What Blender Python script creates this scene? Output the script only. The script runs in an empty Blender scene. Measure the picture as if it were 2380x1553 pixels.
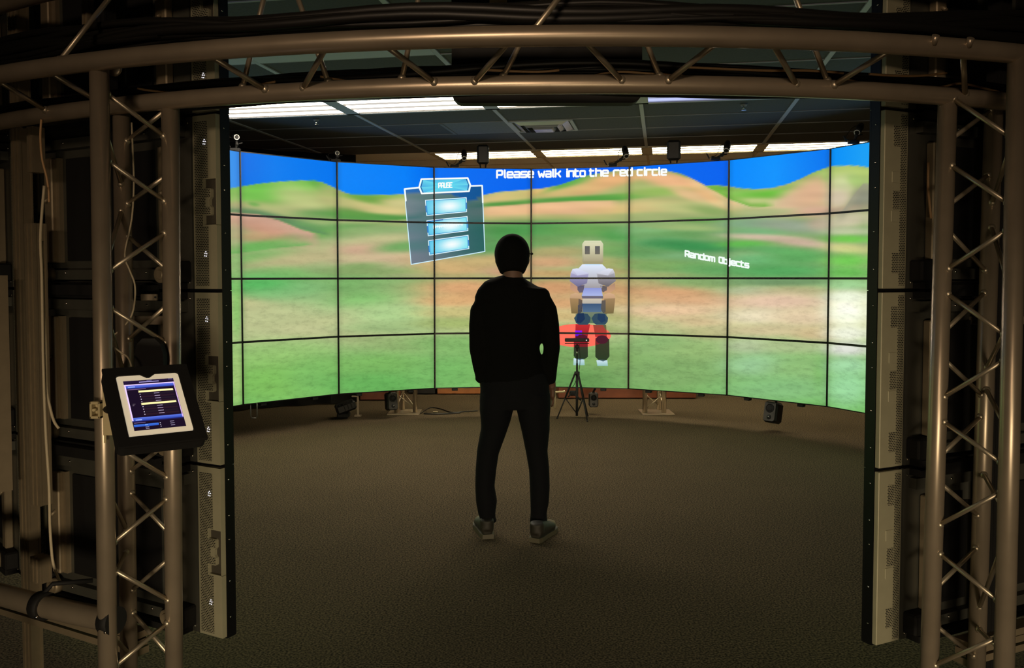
import bpy, math, random
import numpy as np
from mathutils import Vector, Matrix
random.seed(7)
rng = np.random.default_rng(7)
sc = bpy.context.scene
col = sc.collection

# ------------------------------------------------------------------ camera
CAM_Z = 1.475
FPX, PITCH, ROLL, YAW = 1995.87, 0.0404812, -0.000915, -0.0048512
CX, CY = 1190 - 25.412, 776.5 - 53.914
cam_d = bpy.data.cameras.new('camera')
cam_d.sensor_fit = 'HORIZONTAL'
cam_d.sensor_width = 36
cam_d.lens = 36 * FPX / 2380
cam_d.shift_x = 25.412 / 2380
cam_d.shift_y = -53.914 / 2380
cam_d.clip_start = 0.05
cam = bpy.data.objects.new('camera', cam_d)
col.objects.link(cam)
cam.location = (0, 0, CAM_Z)
cam.rotation_mode = 'XYZ'
cam.matrix_world = (Matrix.Translation((0, 0, CAM_Z)) @ Matrix.Rotation(-YAW, 4, 'Z')
                    @ Matrix.Rotation(math.pi / 2 - PITCH, 4, 'X') @ Matrix.Rotation(ROLL, 4, 'Z'))
sc.camera = cam

# ------------------------------------------------------------------ view, world
sc.view_settings.view_transform = 'Standard'
sc.view_settings.look = 'None'
sc.view_settings.gamma = 1
sc.view_settings.use_curve_mapping = False
sc.view_settings.exposure = 0.0
w = bpy.data.worlds.new('world')
sc.world = w
w.use_nodes = True
w.node_tree.nodes['Background'].inputs[0].default_value = (0.9, 0.85, 0.7, 1)
w.node_tree.nodes['Background'].inputs[1].default_value = 0.002


def area_light(name, loc, target, sx, sy, power, color, spread=180):
    d = bpy.data.lights.new(name, 'AREA')
    d.shape = 'RECTANGLE'
    d.size, d.size_y = sx, sy
    d.energy = power
    d.color = color
    d.spread = math.radians(spread)
    o = bpy.data.objects.new(name, d)
    col.objects.link(o)
    o.location = loc
    o.rotation_euler = (Vector(target) - Vector(loc)).to_track_quat('-Z', 'Y').to_euler()
    return o


# warm light of the lit room behind the photographer, plus an added upper fill
area_light('warm_light_behind', (0.3, -2.6, 0.42), (0.1, 2.6, -0.75), 1.4, 0.4, 34, (1.0, 0.79, 0.52), 66)
area_light('warm_light_behind', (-1.2, -4.6, 2.6), (0.1, 2.6, 2.35), 1.2, 0.5, 6.5, (1.0, 0.72, 0.48), 36)
TROFFER_STRENGTH = 32.0


# ------------------------------------------------------------------ geometry of the photo
def proj_np(P):
    x, y, z = P[:, 0], P[:, 1], P[:, 2] - CAM_Z
    c, s = math.cos(YAW), math.sin(YAW)
    x, y = c * x - s * y, s * x + c * y
    c, s = math.cos(PITCH), math.sin(PITCH)
    d = c * y - s * z
    u = s * y + c * z
    d = np.maximum(d, .05)
    px, py = FPX * x / d, -FPX * u / d
    c, s = math.cos(ROLL), math.sin(ROLL)
    return CX + c * px - s * py, CY + s * px + c * py


def ray(u, v):
    a, b = u - CX, v - CY
    c, s = math.cos(ROLL), math.sin(ROLL)
    px, py = c * a + s * b, -s * a + c * b
    r, fw, up = px, FPX, -py
    c, s = math.cos(PITCH), math.sin(PITCH)
    y, z = c * fw + s * up, -s * fw + c * up
    c, s = math.cos(YAW), math.sin(YAW)
    x, y = c * r + s * y, -s * r + c * y
    return Vector((x / y, 1.0, z / y))


def at(u, v, Y):
    d = ray(u, v) * Y
    return Vector((d.x, d.y, d.z + CAM_Z))


RC = Vector((0.2005, 5.8094, 0))          # centre of the round video wall
PH = 0.022756                             # its small turn
W, H = 1.02, 0.57616                      # one display
RV = W / 2 / math.sin(math.radians(9))
APO = RV * math.cos(math.radians(9))
Z_BOT = CAM_Z - 0.02333 - 2 * H


def ring(r, a, z):
    """point of a ring; a in degrees from the doorway (towards the camera), + = right"""
    t = math.radians(a) - PH
    return Vector((RC.x + r * math.sin(t), RC.y - r * math.cos(t), z))


def ring_angle(u, r):
    lo, hi = -60., 60.
    for _ in range(50):
        m = (lo + hi) / 2
        p = ring(r, m, CAM_Z + .5)
        x, _y = proj_np(np.array([[p.x, p.y, p.z]]))
        if x[0] < u: lo = m
        else: hi = m
    return (lo + hi) / 2


# ------------------------------------------------------------------ materials
def lin(c):
    return tuple(((x / 255 + .055) / 1.055) ** 2.4 if x / 255 > .04045 else x / 255 / 12.92 for x in c[:3])


def mat(name, rgb=(128, 128, 128), rough=.6, metal=0., noise=0., nscale=20, emit=0., bump=0., spec=.5, coat=0.):
    m = bpy.data.materials.new(name)
    m.use_nodes = True
    nt = m.node_tree
    b = nt.nodes['Principled BSDF']
    c = lin(rgb)
    b.inputs['Base Color'].default_value = (*c, 1)
    b.inputs['Roughness'].default_value = rough
    b.inputs['Metallic'].default_value = metal
    b.inputs['Specular IOR Level'].default_value = spec
    b.inputs['Coat Weight'].default_value = coat
    if emit:
        b.inputs['Emission Color'].default_value = (*c, 1)
        b.inputs['Emission Strength'].default_value = emit
    if noise or bump:
        tc = nt.nodes.new('ShaderNodeTexCoord')
        n = nt.nodes.new('ShaderNodeTexNoise')
        n.inputs['Scale'].default_value = nscale
        n.inputs['Detail'].default_value = 4
        nt.links.new(tc.outputs['Object'], n.inputs['Vector'])
        if noise:
            r = nt.nodes.new('ShaderNodeMapRange')
            r.inputs['From Min'].default_value = .3
            r.inputs['From Max'].default_value = .7
            r.inputs['To Min'].default_value = 1 - noise
            r.inputs['To Max'].default_value = 1 + noise
            mx = nt.nodes.new('ShaderNodeVectorMath')
            mx.operation = 'SCALE'
            mx.inputs[0].default_value = c
            nt.links.new(n.outputs['Fac'], r.inputs['Value'])
            nt.links.new(r.outputs['Result'], mx.inputs['Scale'])
            nt.links.new(mx.outputs['Vector'], b.inputs['Base Color'])
        if bump:
            bp = nt.nodes.new('ShaderNodeBump')
            bp.inputs['Strength'].default_value = bump
            bp.inputs['Distance'].default_value = .004
            nt.links.new(n.outputs['Fac'], bp.inputs['Height'])
            nt.links.new(bp.outputs['Normal'], b.inputs['Normal'])
    return m


def perforated(name, rgb, dark, bw, bh, mortar, squash=1.0):
    """sheet metal with staggered slots: the slots are the bricks"""
    m = mat(name, rgb, .55, .25)
    nt = m.node_tree
    b = nt.nodes['Principled BSDF']
    tc = nt.nodes.new('ShaderNodeTexCoord')
    sx = nt.nodes.new('ShaderNodeSeparateXYZ')
    cx = nt.nodes.new('ShaderNodeCombineXYZ')
    br = nt.nodes.new('ShaderNodeTexBrick')
    nt.links.new(tc.outputs['Object'], sx.inputs[0])
    nt.links.new(sx.outputs['X'], cx.inputs['X'])
    nt.links.new(sx.outputs['Z'], cx.inputs['Y'])
    nt.links.new(cx.outputs[0], br.inputs['Vector'])
    br.inputs['Scale'].default_value = 1
    br.inputs['Brick Width'].default_value = bw
    br.inputs['Row Height'].default_value = bh
    br.inputs['Mortar Size'].default_value = mortar
    br.inputs['Mortar Smooth'].default_value = .1
    br.inputs['Color1'].default_value = (*lin(dark), 1)
    br.inputs['Color2'].default_value = (*lin(dark), 1)
    br.inputs['Mortar'].default_value = (*lin(rgb), 1)
    nt.links.new(br.outputs['Color'], b.inputs['Base Color'])
    return m


def screen_mat(name, grain, sampling):
    m = bpy.data.materials.new(name)
    m.use_nodes = True
    nt = m.node_tree
    b = nt.nodes['Principled BSDF']
    b.inputs['Base Color'].default_value = (.001, .001, .001, 1)
    b.inputs['Roughness'].default_value = .35
    b.inputs['Specular IOR Level'].default_value = .04
    at_ = nt.nodes.new('ShaderNodeAttribute')
    at_.attribute_name = 'picture'
    out = at_.outputs['Color']
    if grain:
        # grass speckle of the shown landscape, strongest in the green lower rows
        a2 = nt.nodes.new('ShaderNodeAttribute')
        a2.attribute_name = 'grain'
        tc = nt.nodes.new('ShaderNodeTexCoord')
        mp = nt.nodes.new('ShaderNodeMapping')
        mp.inputs['Scale'].default_value = (7, 1, 20)
        n = nt.nodes.new('ShaderNodeTexNoise')
        n.inputs['Scale'].default_value = 1.6
        n.inputs['Detail'].default_value = 6
        n.inputs['Roughness'].default_value = .7
        sb = nt.nodes.new('ShaderNodeMath'); sb.operation = 'SUBTRACT'; sb.inputs[1].default_value = .5
        ml = nt.nodes.new('ShaderNodeMath'); ml.operation = 'MULTIPLY'
        ad = nt.nodes.new('ShaderNodeMath'); ad.operation = 'ADD'; ad.inputs[1].default_value = 1
        vs = nt.nodes.new('ShaderNodeVectorMath'); vs.operation = 'SCALE'
        oi = nt.nodes.new('ShaderNodeObjectInfo')
        va = nt.nodes.new('ShaderNodeVectorMath'); va.operation = 'ADD'
        nt.links.new(tc.outputs['Object'], mp.inputs['Vector'])
        nt.links.new(mp.outputs[0], va.inputs[0])
        nt.links.new(oi.outputs['Random'], va.inputs[1])
        nt.links.new(va.outputs[0], n.inputs['Vector'])
        nt.links.new(n.outputs['Fac'], sb.inputs[0])
        mn = nt.nodes.new('ShaderNodeMath'); mn.operation = 'MINIMUM'; mn.inputs[1].default_value = .03
        nt.links.new(sb.outputs[0], mn.inputs[0])
        nt.links.new(mn.outputs[0], ml.inputs[0])
        nt.links.new(a2.outputs['Fac'], ml.inputs[1])
        nt.links.new(ml.outputs[0], ad.inputs[0])
        nt.links.new(out, vs.inputs[0])
        nt.links.new(ad.outputs[0], vs.inputs['Scale'])
        out = vs.outputs[0]
    nt.links.new(out, b.inputs['Emission Color'])
    b.inputs['Emission Strength'].default_value = 1.0
    try: m.cycles.emission_sampling = sampling
    except Exception: pass
    return m


M = {}
M['alu'] = mat('brushed_aluminium', (170, 156, 136), .33, .6, noise=.10, nscale=9)
M['alu_rod'] = mat('bright_aluminium_rod', (190, 178, 156), .36, .75)
M['alu_dull'] = mat('extruded_aluminium', (150, 136, 112), .5, .4, noise=.06, nscale=30)
M['steel_sheet'] = mat('grey_steel_sheet', (92, 92, 84), .5, .5, noise=.08, nscale=12)
M['housing'] = mat('display_housing_metal', (160, 157, 132), .55, .2, noise=.05, nscale=16)
M['vent'] = perforated('slotted_housing_metal', (160, 157, 132), (10, 9, 8), .0105, .0056, .0013)
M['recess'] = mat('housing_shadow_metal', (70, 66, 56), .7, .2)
M['black'] = mat('matt_black_plastic', (16, 16, 17), .55, noise=.2, nscale=40)
M['bezel'] = mat('black_bezel', (10, 10, 13), .4)
M['soft_black'] = mat('black_rubber', (13, 13, 13), .75)
M['chrome'] = mat('polished_screw', (235, 232, 225), .12, 1.0)
M['led'] = mat('white_indicator', (238, 238, 255), .4, emit=1.6)
M['cable_black'] = mat('black_cable', (20, 19, 17), .5)
M['cable_tan'] = mat('tan_cable', (196, 156, 112), .5)
M['cable_white'] = mat('white_cable', (205, 190, 160), .5)
M['lens'] = None
M['cloth'] = mat('black_knit', (7, 7, 7), .95, noise=.15, nscale=120, spec=.1)
M['denim'] = mat('dark_denim', (9, 10, 14), .9, noise=.2, nscale=160, spec=.15)
M['skin'] = mat('skin', (92, 64, 50), .6)
M['shoe'] = mat('dark_shoe_leather', (34, 30, 24), .6)
M['shoe_tan'] = mat('shoe_toe', (112, 100, 72), .6)
M['sole'] = mat('shoe_sole', (74, 68, 54), .6)
M['curtain'] = mat('black_curtain', (9, 9, 9), .95, noise=.2, nscale=5)
M['wood'] = mat('orange_wood', (190, 120, 66), .5, noise=.18, nscale=7)
M['wood_red'] = mat('reddish_wood', (140, 78, 50), .5, noise=.18, nscale=7)
M['grid'] = mat('ceiling_bar_paint', (150, 154, 160), .5)
M['grid_dark'] = mat('ceiling_cross_bar_paint', (120, 123, 128), .55)
M['tile_dark'] = mat('dark_ceiling_tile', (62, 64, 67), .9, noise=.12, nscale=60, bump=.3)
M['tile_cream'] = mat('cream_ceiling_tile', (240, 236, 224), .9, noise=.04, nscale=60)
M['panel_pale'] = mat('pale_ceiling_panel', (170, 178, 196), .6)
M['wall'] = mat('dark_wall_paint', (48, 44, 38), .85, noise=.05, nscale=3)
M['wall_cream'] = mat('cream_wall_paint', (190, 172, 138), .85, noise=.04, nscale=3)
M['beige'] = mat('beige_bracket', (190, 175, 135), .5)
M['tablet_white'] = mat('glowing_tablet_face', (250, 236, 205), .35, emit=.38)  # glow put into the white bezel, which is no light source
M['diffuser'] = mat('brushed_air_diffuser', (170, 176, 196), .25, .55)

# carpet
mc = mat('carpet', (104, 90, 66), .95, spec=.1)
nt = mc.node_tree
tc = nt.nodes.new('ShaderNodeTexCoord')
n1 = nt.nodes.new('ShaderNodeTexNoise'); n1.inputs['Scale'].default_value = 110; n1.inputs['Detail'].default_value = 3
n2 = nt.nodes.new('ShaderNodeTexNoise'); n2.inputs['Scale'].default_value = 1.6; n2.inputs['Detail'].default_value = 3
r1 = nt.nodes.new('ShaderNodeValToRGB')
r1.color_ramp.elements[0].position = .36; r1.color_ramp.elements[0].color = (*lin((38, 33, 25)), 1)
r1.color_ramp.elements[1].position = .66; r1.color_ramp.elements[1].color = (*lin((106, 92, 70)), 1)
r2 = nt.nodes.new('ShaderNodeMapRange'); r2.inputs['To Min'].default_value = .82; r2.inputs['To Max'].default_value = 1.12
vs = nt.nodes.new('ShaderNodeVectorMath'); vs.operation = 'SCALE'
bp = nt.nodes.new('ShaderNodeBump'); bp.inputs['Strength'].default_value = .6; bp.inputs['Distance'].default_value = .004
for n in (n1, n2): nt.links.new(tc.outputs['Object'], n.inputs['Vector'])
nt.links.new(n1.outputs['Fac'], r1.inputs['Fac'])
nt.links.new(n2.outputs['Fac'], r2.inputs['Value'])
nt.links.new(r1.outputs['Color'], vs.inputs[0])
nt.links.new(r2.outputs['Result'], vs.inputs['Scale'])
nt.links.new(vs.outputs[0], nt.nodes['Principled BSDF'].inputs['Base Color'])
nt.links.new(n1.outputs['Fac'], bp.inputs['Height'])
nt.links.new(bp.outputs['Normal'], nt.nodes['Principled BSDF'].inputs['Normal'])
M['carpet'] = mc


def lens_mat(name, rgb, strength, gap=.30, bands=3.0):
    """prismatic lens: three bright lamp lines with greyer lines between"""
    m = bpy.data.materials.new(name)
    m.use_nodes = True
    nt = m.node_tree
    b = nt.nodes['Principled BSDF']
    b.inputs['Base Color'].default_value = (.5, .5, .5, 1)
    b.inputs['Roughness'].default_value = .3
    tc = nt.nodes.new('ShaderNodeTexCoord')
    sp = nt.nodes.new('ShaderNodeSeparateXYZ')
    mu = nt.nodes.new('ShaderNodeMath'); mu.operation = 'MULTIPLY'; mu.inputs[1].default_value = math.pi * 2 * bands / .54
    co = nt.nodes.new('ShaderNodeMath'); co.operation = 'COSINE'
    mr = nt.nodes.new('ShaderNodeMapRange')
    mr.inputs['From Min'].default_value = -.25; mr.inputs['From Max'].default_value = .05
    mr.inputs['To Min'].default_value = gap; mr.inputs['To Max'].default_value = strength
    nt.links.new(tc.outputs['Object'], sp.inputs[0])
    nt.links.new(sp.outputs['Y'], mu.inputs[0])
    nt.links.new(mu.outputs[0], co.inputs[0])
    nt.links.new(co.outputs[0], mr.inputs['Value'])
    b.inputs['Emission Color'].default_value = (*lin(rgb), 1)
    nt.links.new(mr.outputs['Result'], b.inputs['Emission Strength'])
    return m


# ------------------------------------------------------------------ mesh helper
class MB:
    def __init__(self):
        self.v = []; self.f = []; self.s = []; self.m = []; self.mi = 0

    def add(self, vs, fs, smooth=False):
        b = len(self.v)
        self.v += [tuple(p) for p in vs]
        self.f += [tuple(b + i for i in f) for f in fs]
        self.s += [smooth] * len(fs)
        self.m += [self.mi] * len(fs)
        return self

    def box(self, c, s, R=None, bev=0.0):
        c = Vector(c); hx, hy, hz = s[0] / 2, s[1] / 2, s[2] / 2
        if bev <= 0:
            P = [Vector((x, y, z)) for z in (-hz, hz) for y in (-hy, hy) for x in (-hx, hx)]
            F = [(0, 2, 3, 1), (4, 5, 7, 6), (0, 1, 5, 4), (2, 6, 7, 3), (0, 4, 6, 2), (1, 3, 7, 5)]
        else:
            b = min(bev, hx * .95, hy * .95, hz * .95)
            P = []; F = []; idx = {}
            for sx in (-1, 1):
                for sy in (-1, 1):
                    for sz in (-1, 1):
                        for ax in range(3):
                            q = [sx * (hx - b), sy * (hy - b), sz * (hz - b)]
                            q[ax] = (sx, sy, sz)[ax] * (hx, hy, hz)[ax]
                            idx[(sx, sy, sz, ax)] = len(P); P.append(Vector(q))
            for ax in range(3):
                o1, o2 = (ax + 1) % 3, (ax + 2) % 3
                for s_ in (-1, 1):
                    q = []
                    for a, b2 in ((-1, -1), (1, -1), (1, 1), (-1, 1)):
                        k = [0, 0, 0]; k[ax] = s_; k[o1] = a; k[o2] = b2
                        q.append(idx[(*k, ax)])
                    F.append(tuple(q) if s_ > 0 else tuple(q[::-1]))
            for ax in range(3):
                o1, o2 = (ax + 1) % 3, (ax + 2) % 3
                for a in (-1, 1):
                    for b2 in (-1, 1):
                        k1 = [0, 0, 0]; k1[o1] = a; k1[o2] = b2
                        k2 = list(k1); k1[ax] = -1; k2[ax] = 1
                        F.append((idx[(*k1, o1)], idx[(*k2, o1)], idx[(*k2, o2)], idx[(*k1, o2)]))
            for sx in (-1, 1):
                for sy in (-1, 1):
                    for sz in (-1, 1):
                        F.append(tuple(idx[(sx, sy, sz, a)] for a in range(3)))
        if R is not None: P = [R @ p for p in P]
        return self.add([c + p for p in P], F)

    def path(self, pts, rad, n=12, caps=True, flat=1.0, up=None):
        """tube through points; rad is one number or one per point (or (rx, ry))"""
        pts = [Vector(p) for p in pts]
        if not isinstance(rad, (list, tuple)): rad = [rad] * len(pts)
        V = []; F = []
        ref = None
        for i, p in enumerate(pts):
            t = (pts[min(i + 1, len(pts) - 1)] - pts[max(i - 1, 0)]).normalized()
            if up is not None: u = Vector(up)
            elif ref is None: u = Vector((0, 0, 1)) if abs(t.z) < .9 else Vector((1, 0, 0))
            else: u = ref
            a = (u - t * u.dot(t)).normalized()
            b = t.cross(a).normalized()
            ref = a
            r = rad[i]
            ra, rb = r if isinstance(r, (tuple, list)) else (r, r * flat)
            for k in range(n):
                th = 2 * math.pi * k / n
                V.append(p + a * (ra * math.cos(th)) + b * (rb * math.sin(th)))
        for i in range(len(pts) - 1):
            for k in range(n):
                k2 = (k + 1) % n
                F.append((i * n + k, i * n + k2, (i + 1) * n + k2, (i + 1) * n + k))
        self.add(V, F, True)
        if caps:
            b0 = len(self.v) - len(V)
            self.f += [tuple(b0 + k for k in range(n))[::-1], tuple(b0 + (len(pts) - 1) * n + k for k in range(n))]
            self.s += [False, False]; self.m += [self.mi] * 2
        return self

    def cyl(self, p0, p1, r, r1=None, n=16):
        return self.path([p0, p1], [r, r if r1 is None else r1], n)

    def ball(self, c, r, n=12, R=None):
        if not isinstance(r, (tuple, list)): r = (r, r, r)
        V = []; F = []; m = n // 2 + 1
        for i in range(m + 1):
            ph = math.pi * i / m
            for k in range(n):
                th = 2 * math.pi * k / n
                q = Vector((r[0] * math.sin(ph) * math.cos(th), r[1] * math.sin(ph) * math.sin(th), r[2] * math.cos(ph)))
                if R is not None: q = R @ q
                V.append(Vector(c) + q)
        for i in range(m):
            for k in range(n):
                k2 = (k + 1) % n
                F.append((i * n + k, (i + 1) * n + k, (i + 1) * n + k2, i * n + k2))
        return self.add(V, F, True)

    def prism(self, poly, O, ex, ey, ez, d0, d1, smooth=False):
        """extrude a 2D polygon (in ex, ey) along ez from d0 to d1"""
        O, ex, ey, ez = map(Vector, (O, ex, ey, ez))
        n = len(poly)
        V = [O + ex * x + ey * y + ez * d for d in (d0, d1) for x, y in poly]
        F = [tuple(range(n))[::-1], tuple(range(n, 2 * n))] + [(i, (i + 1) % n, n + (i + 1) % n, n + i) for i in range(n)]
        return self.add(V, F, smooth)

    def torus(self, c, axis, R, r, n=20, m=8):
        axis = Vector(axis).normalized()
        a = axis.orthogonal().normalized(); b = axis.cross(a)
        V = []; F = []
        for i in range(n):
            th = 2 * math.pi * i / n
            d = a * math.cos(th) + b * math.sin(th)
            for k in range(m):
                q = 2 * math.pi * k / m
                V.append(Vector(c) + d * (R + r * math.cos(q)) + axis * (r * math.sin(q)))
        for i in range(n):
            for k in range(m):
                F.append((i * m + k, ((i + 1) % n) * m + k, ((i + 1) % n) * m + (k + 1) % m, i * m + (k + 1) % m))
        return self.add(V, F, True)

    def mesh(self, name, mats):
        me = bpy.data.meshes.new(name)
        me.from_pydata(self.v, [], self.f)
        me.polygons.foreach_set('use_smooth', self.s)
        me.polygons.foreach_set('material_index', self.m)
        for x in (mats if isinstance(mats, (list, tuple)) else [mats]): me.materials.append(x)
        me.update()
        return me

    def build(self, name, mats, parent=None, local=False, label=None):
        return link(name, self.mesh(name, mats), parent, local, label)


def link(name, me, parent=None, local=False, label=None):
    o = bpy.data.objects.new(name, me)
    col.objects.link(o)
    if parent is not None:
        o.parent = parent
        if not local and parent.type == 'EMPTY':
            o.matrix_parent_inverse = parent.matrix_basis.inverted()
    if label: o['label'] = label
    return o


def tag(o, label, cat, group=None, kind=None):
    o['label'] = label
    o['category'] = cat
    if group: o['group'] = group
    if kind: o['kind'] = kind
    return o


def root(name, loc, label, cat, group=None, rz=0):
    o = bpy.data.objects.new(name, None)
    o.empty_display_size = .05
    col.objects.link(o)
    o.location = loc
    o.rotation_euler = (0, 0, rz)
    return tag(o, label, cat, group)


def structure(name, mb, m):
    o = mb.build(name, m)
    o['kind'] = 'structure'
    return o


# ------------------------------------------------------------------ room shell
CEIL = 2.885
X0, X1, Y0, Y1 = -6.5, 6.5, -6.0, 12.6
structure('floor', MB().box((0, (Y0 + Y1) / 2, -.05), (X1 - X0, Y1 - Y0, .1)), M['carpet'])
structure('wall_left', MB().box((X0 - .05, (Y0 + Y1) / 2, CEIL / 2), (.1, Y1 - Y0, CEIL)), M['wall'])
structure('wall_right', MB().box((X1 + .05, (Y0 + Y1) / 2, CEIL / 2), (.1, Y1 - Y0, CEIL)), M['wall'])
structure('wall_back', MB().box((0, Y1 + .05, CEIL / 2), (X1 - X0, .1, CEIL)), M['wall_cream'])
structure('wall_front', MB().box((0, Y0 - .05, CEIL / 2), (X1 - X0, .1, CEIL)), M['wall'])

# ceiling grid frame (turned against the camera)
GA, GX, GY, SX, SY = 0.1816, 0.7193, 8.35, 1.2256, 0.6002
EA = Vector((math.cos(GA), -math.sin(GA), 0)); EB = Vector((math.sin(GA), math.cos(GA), 0))
GO = Vector((GX, GY, CEIL))


def gp(i, j, z=CEIL):
    """grid corner: i counts long lines (0..3 seen), j rows (0..4 seen)"""
    p = GO + EA * ((i - 1.5) * SX) + EB * ((j - 2) * SY)
    return Vector((p.x, p.y, z))


def gbox(mb, i0, i1, j0, j1, z0, z1):
    c = (gp(i0, j0) + gp(i1, j1)) / 2
    c.z = (z0 + z1) / 2
    R = Matrix((EA, EB, Vector((0, 0, 1)))).transposed()
    mb.box(c, (abs(i1 - i0) * SX, abs(j1 - j0) * SY, z1 - z0), R)


m1 = MB(); gbox(m1, -5, 8, -16, 4, CEIL, CEIL + .02)
m1.mi = 1; gbox(m1, -5, 8, 4, 14, CEIL, CEIL + .02)
structure('ceiling', m1, [M['tile_dark'], M['tile_cream']])
m1 = MB()
for i in range(-4, 8): gbox(m1, i - .0135, i + .0135, -15, 4.0, CEIL - .008, CEIL + .005)
m1.mi = 1
for j in range(-15, 4):
    if j in (0, -1): continue
    gbox(m1, -5, 8, j - .011, j + .011, CEIL - .006, CEIL + .004)
m1.mi = 2
for i in range(-4, 8): gbox(m1, i - .011, i + .011, 4.0, 12, CEIL - .008, CEIL + .005)
for j in range(5, 13): gbox(m1, -5, 8, j - .011, j + .011, CEIL - .006, CEIL + .004)
structure('trim_1', m1, [M['grid'], M['grid_dark'], mat('cream_bar_paint', (200, 184, 150), .6)])

# ceiling lights
LENS = {'cool': lens_mat('cool_white_lens', (255, 238, 214), TROFFER_STRENGTH, .55),
        'dim': lens_mat('blue_reflection_lens', (170, 180, 240), 1.0, .55),  # blue reflection of the screens put into this lens as glow
        'warm': lens_mat('warm_white_lens', (255, 240, 200), TROFFER_STRENGTH, .5)}
light_names = [
    (-1, -1, 'cool', 'lit ceiling light at the left end of the nearer row, cut by the truss'),
    (0, -1, 'cool', 'lit ceiling light of the nearer row, second from the left'),
    (1, -1, 'cool', 'lit ceiling light of the nearer row behind the hanging black monitor'),
    (2, -1, 'dim', 'ceiling light with painted blue screen reflection, right end of the nearer row'),
    (0, 4, 'warm', 'warm lit ceiling light of the far row, leftmost, behind the tall speaker'),
    (1, 4, 'warm', 'warm lit ceiling light of the far row above the word walk'),
    (2, 4, 'warm', 'warm lit ceiling light of the far row above the right speaker'),
    (3, 4, 'warm', 'warm lit ceiling light at the right end of the far row')]
for i, j, k, lab in light_names:
    c = (gp(i, j) + gp(i + 1, j + 1)) / 2
    t = root('ceiling_light', (c.x, c.y, CEIL), lab, 'ceiling light', 'recessed ceiling lights', -GA)
    fr = MB()
    for sx, sy, cx_, cy_ in ((SX, .035, 0, SY / 2 - .018), (SX, .035, 0, -SY / 2 + .018), (.06, SY, SX / 2 - .03, 0), (.06, SY, -SX / 2 + .03, 0)):
        fr.box((cx_, cy_, -.006), (sx, sy, .014))
    fr.build('light_frame', M['grid'] if j < 4 else mat('cream_light_frame', (200, 186, 150), .5), t, True)
    MB().box((0, 0, -.002), (SX - .12, SY - .07, .006)).build('lens', LENS[k], t, True)

# two unlit pale panels of the same grid nearer to the camera
for i, lab in ((-1, 'pale unlit ceiling panel seen between the truss tubes at upper left'), (0, 'pale unlit ceiling panel seen left of the hanging monitor')):
    c = (gp(i, -4) + gp(i + 1, -3)) / 2
    t = MB().box((0, 0, -.004), (SX - .03, SY - .03, .008)).build('ceiling_panel', M['panel_pale'])
    t.location = (c.x, c.y, CEIL); t.rotation_euler.z = -GA
    tag(t, lab, 'ceiling panel', 'pale ceiling panels')

# air diffuser and the pale half tile left of it
c = (gp(1, 1) + gp(1.5, 2)) / 2
t = root('air_diffuser', (c.x, c.y, CEIL), 'square metal air diffuser in the dark ceiling with curved shiny vanes', 'air vent', None, -GA)
mb = MB()
for s, z in ((.56, -.006),):
    for sx, sy, a, b in ((s, .03, 0, s / 2), (s, .03, 0, -s / 2), (.03, s, s / 2, 0), (.03, s, -s / 2, 0)):
        mb.box((a, b, z), (sx, sy, .012))
mb.build('diffuser_frame', M['grid'], t, True)
mb = MB()
for s, z0, z1 in ((.50, -.004, -.03), (.36, -.008, -.042), (.22, -.012, -.052)):
    q = []
    for k in range(4):
        a0 = math.pi / 4 + k * math.pi / 2; a1 = a0 + math.pi / 2
        rr = s / 2 * math.sqrt(2); r2 = rr * .78
        V = [(rr * math.cos(a0), rr * math.sin(a0), z0), (rr * math.cos(a1), rr * math.sin(a1), z0),
             (r2 * math.cos(a1), r2 * math.sin(a1), z1), (r2 * math.cos(a0), r2 * math.sin(a0), z1)]
        mb.add(V, [(0, 1, 2, 3)])
mb.box((0, 0, -.05), (.17, .17, .006), None, .002)
mb.build('vane', M['diffuser'], t, True)
c = (gp(.5, 1) + gp(1, 2)) / 2
t = MB().box((0, 0, -.003), (SX / 2 - .03, SY - .02, .006)).box((-SX / 4, 0, -.006), (.03, SY, .01)).build('ceiling_panel', mat('grey_ceiling_panel', (92, 96, 104), .8, noise=.1, nscale=40))
t.location = (c.x, c.y, CEIL); t.rotation_euler.z = -GA
tag(t, 'grey half-width ceiling panel immediately left of the air diffuser', 'ceiling panel')
for u, v, lab in ((735, 276, 'small sprinkler head in the dark ceiling on the left'), (1729, 241, 'small sprinkler head in the dark ceiling on the right')):
    d = ray(u, v); k = (CEIL - CAM_Z) / d.z
    p = Vector((d.x * k, k, CEIL))
    s = root('sprinkler_head', p, lab, 'sprinkler', 'ceiling sprinklers')
    MB().cyl((0, 0, 0), (0, 0, -.02), .03, .022).build('rosette', M['grid_dark'], s, True)
    MB().cyl((0, 0, -.02), (0, 0, -.05), .008).cyl((0, 0, -.05), (0, 0, -.054), .02).build('nozzle', M['chrome'], s, True)

# black curtain behind the left half
mb = MB()
pts = [(-1.72, 9.95), (-2.6, 9.6), (-3.6, 8.8), (-4.4, 7.6), (-4.9, 6.2)]
P = []
for (ax, ay), (bx, by) in zip(pts, pts[1:]):
    L = math.hypot(bx - ax, by - ay); n = int(L / .05)
    for q in range(n):
        f = q / n
        ph = len(P) * .9
        nx, ny = (by - ay) / L, -(bx - ax) / L
        P.append((ax + (bx - ax) * f + nx * .03 * math.sin(ph), ay + (by - ay) * f + ny * .03 * math.sin(ph)))
V = [(x, y, z) for z in (.01, CEIL - .012) for x, y in P]; n = len(P)
mb.add(V, [(i, i + 1, n + i + 1, n + i) for i in range(n - 1)], True)
o = mb.build('curtain', M['curtain'])
so = o.modifiers.new('thick', 'SOLIDIFY'); so.thickness = .006
tag(o, 'floor to ceiling black curtain behind the left side of the video wall', 'curtain')

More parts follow.
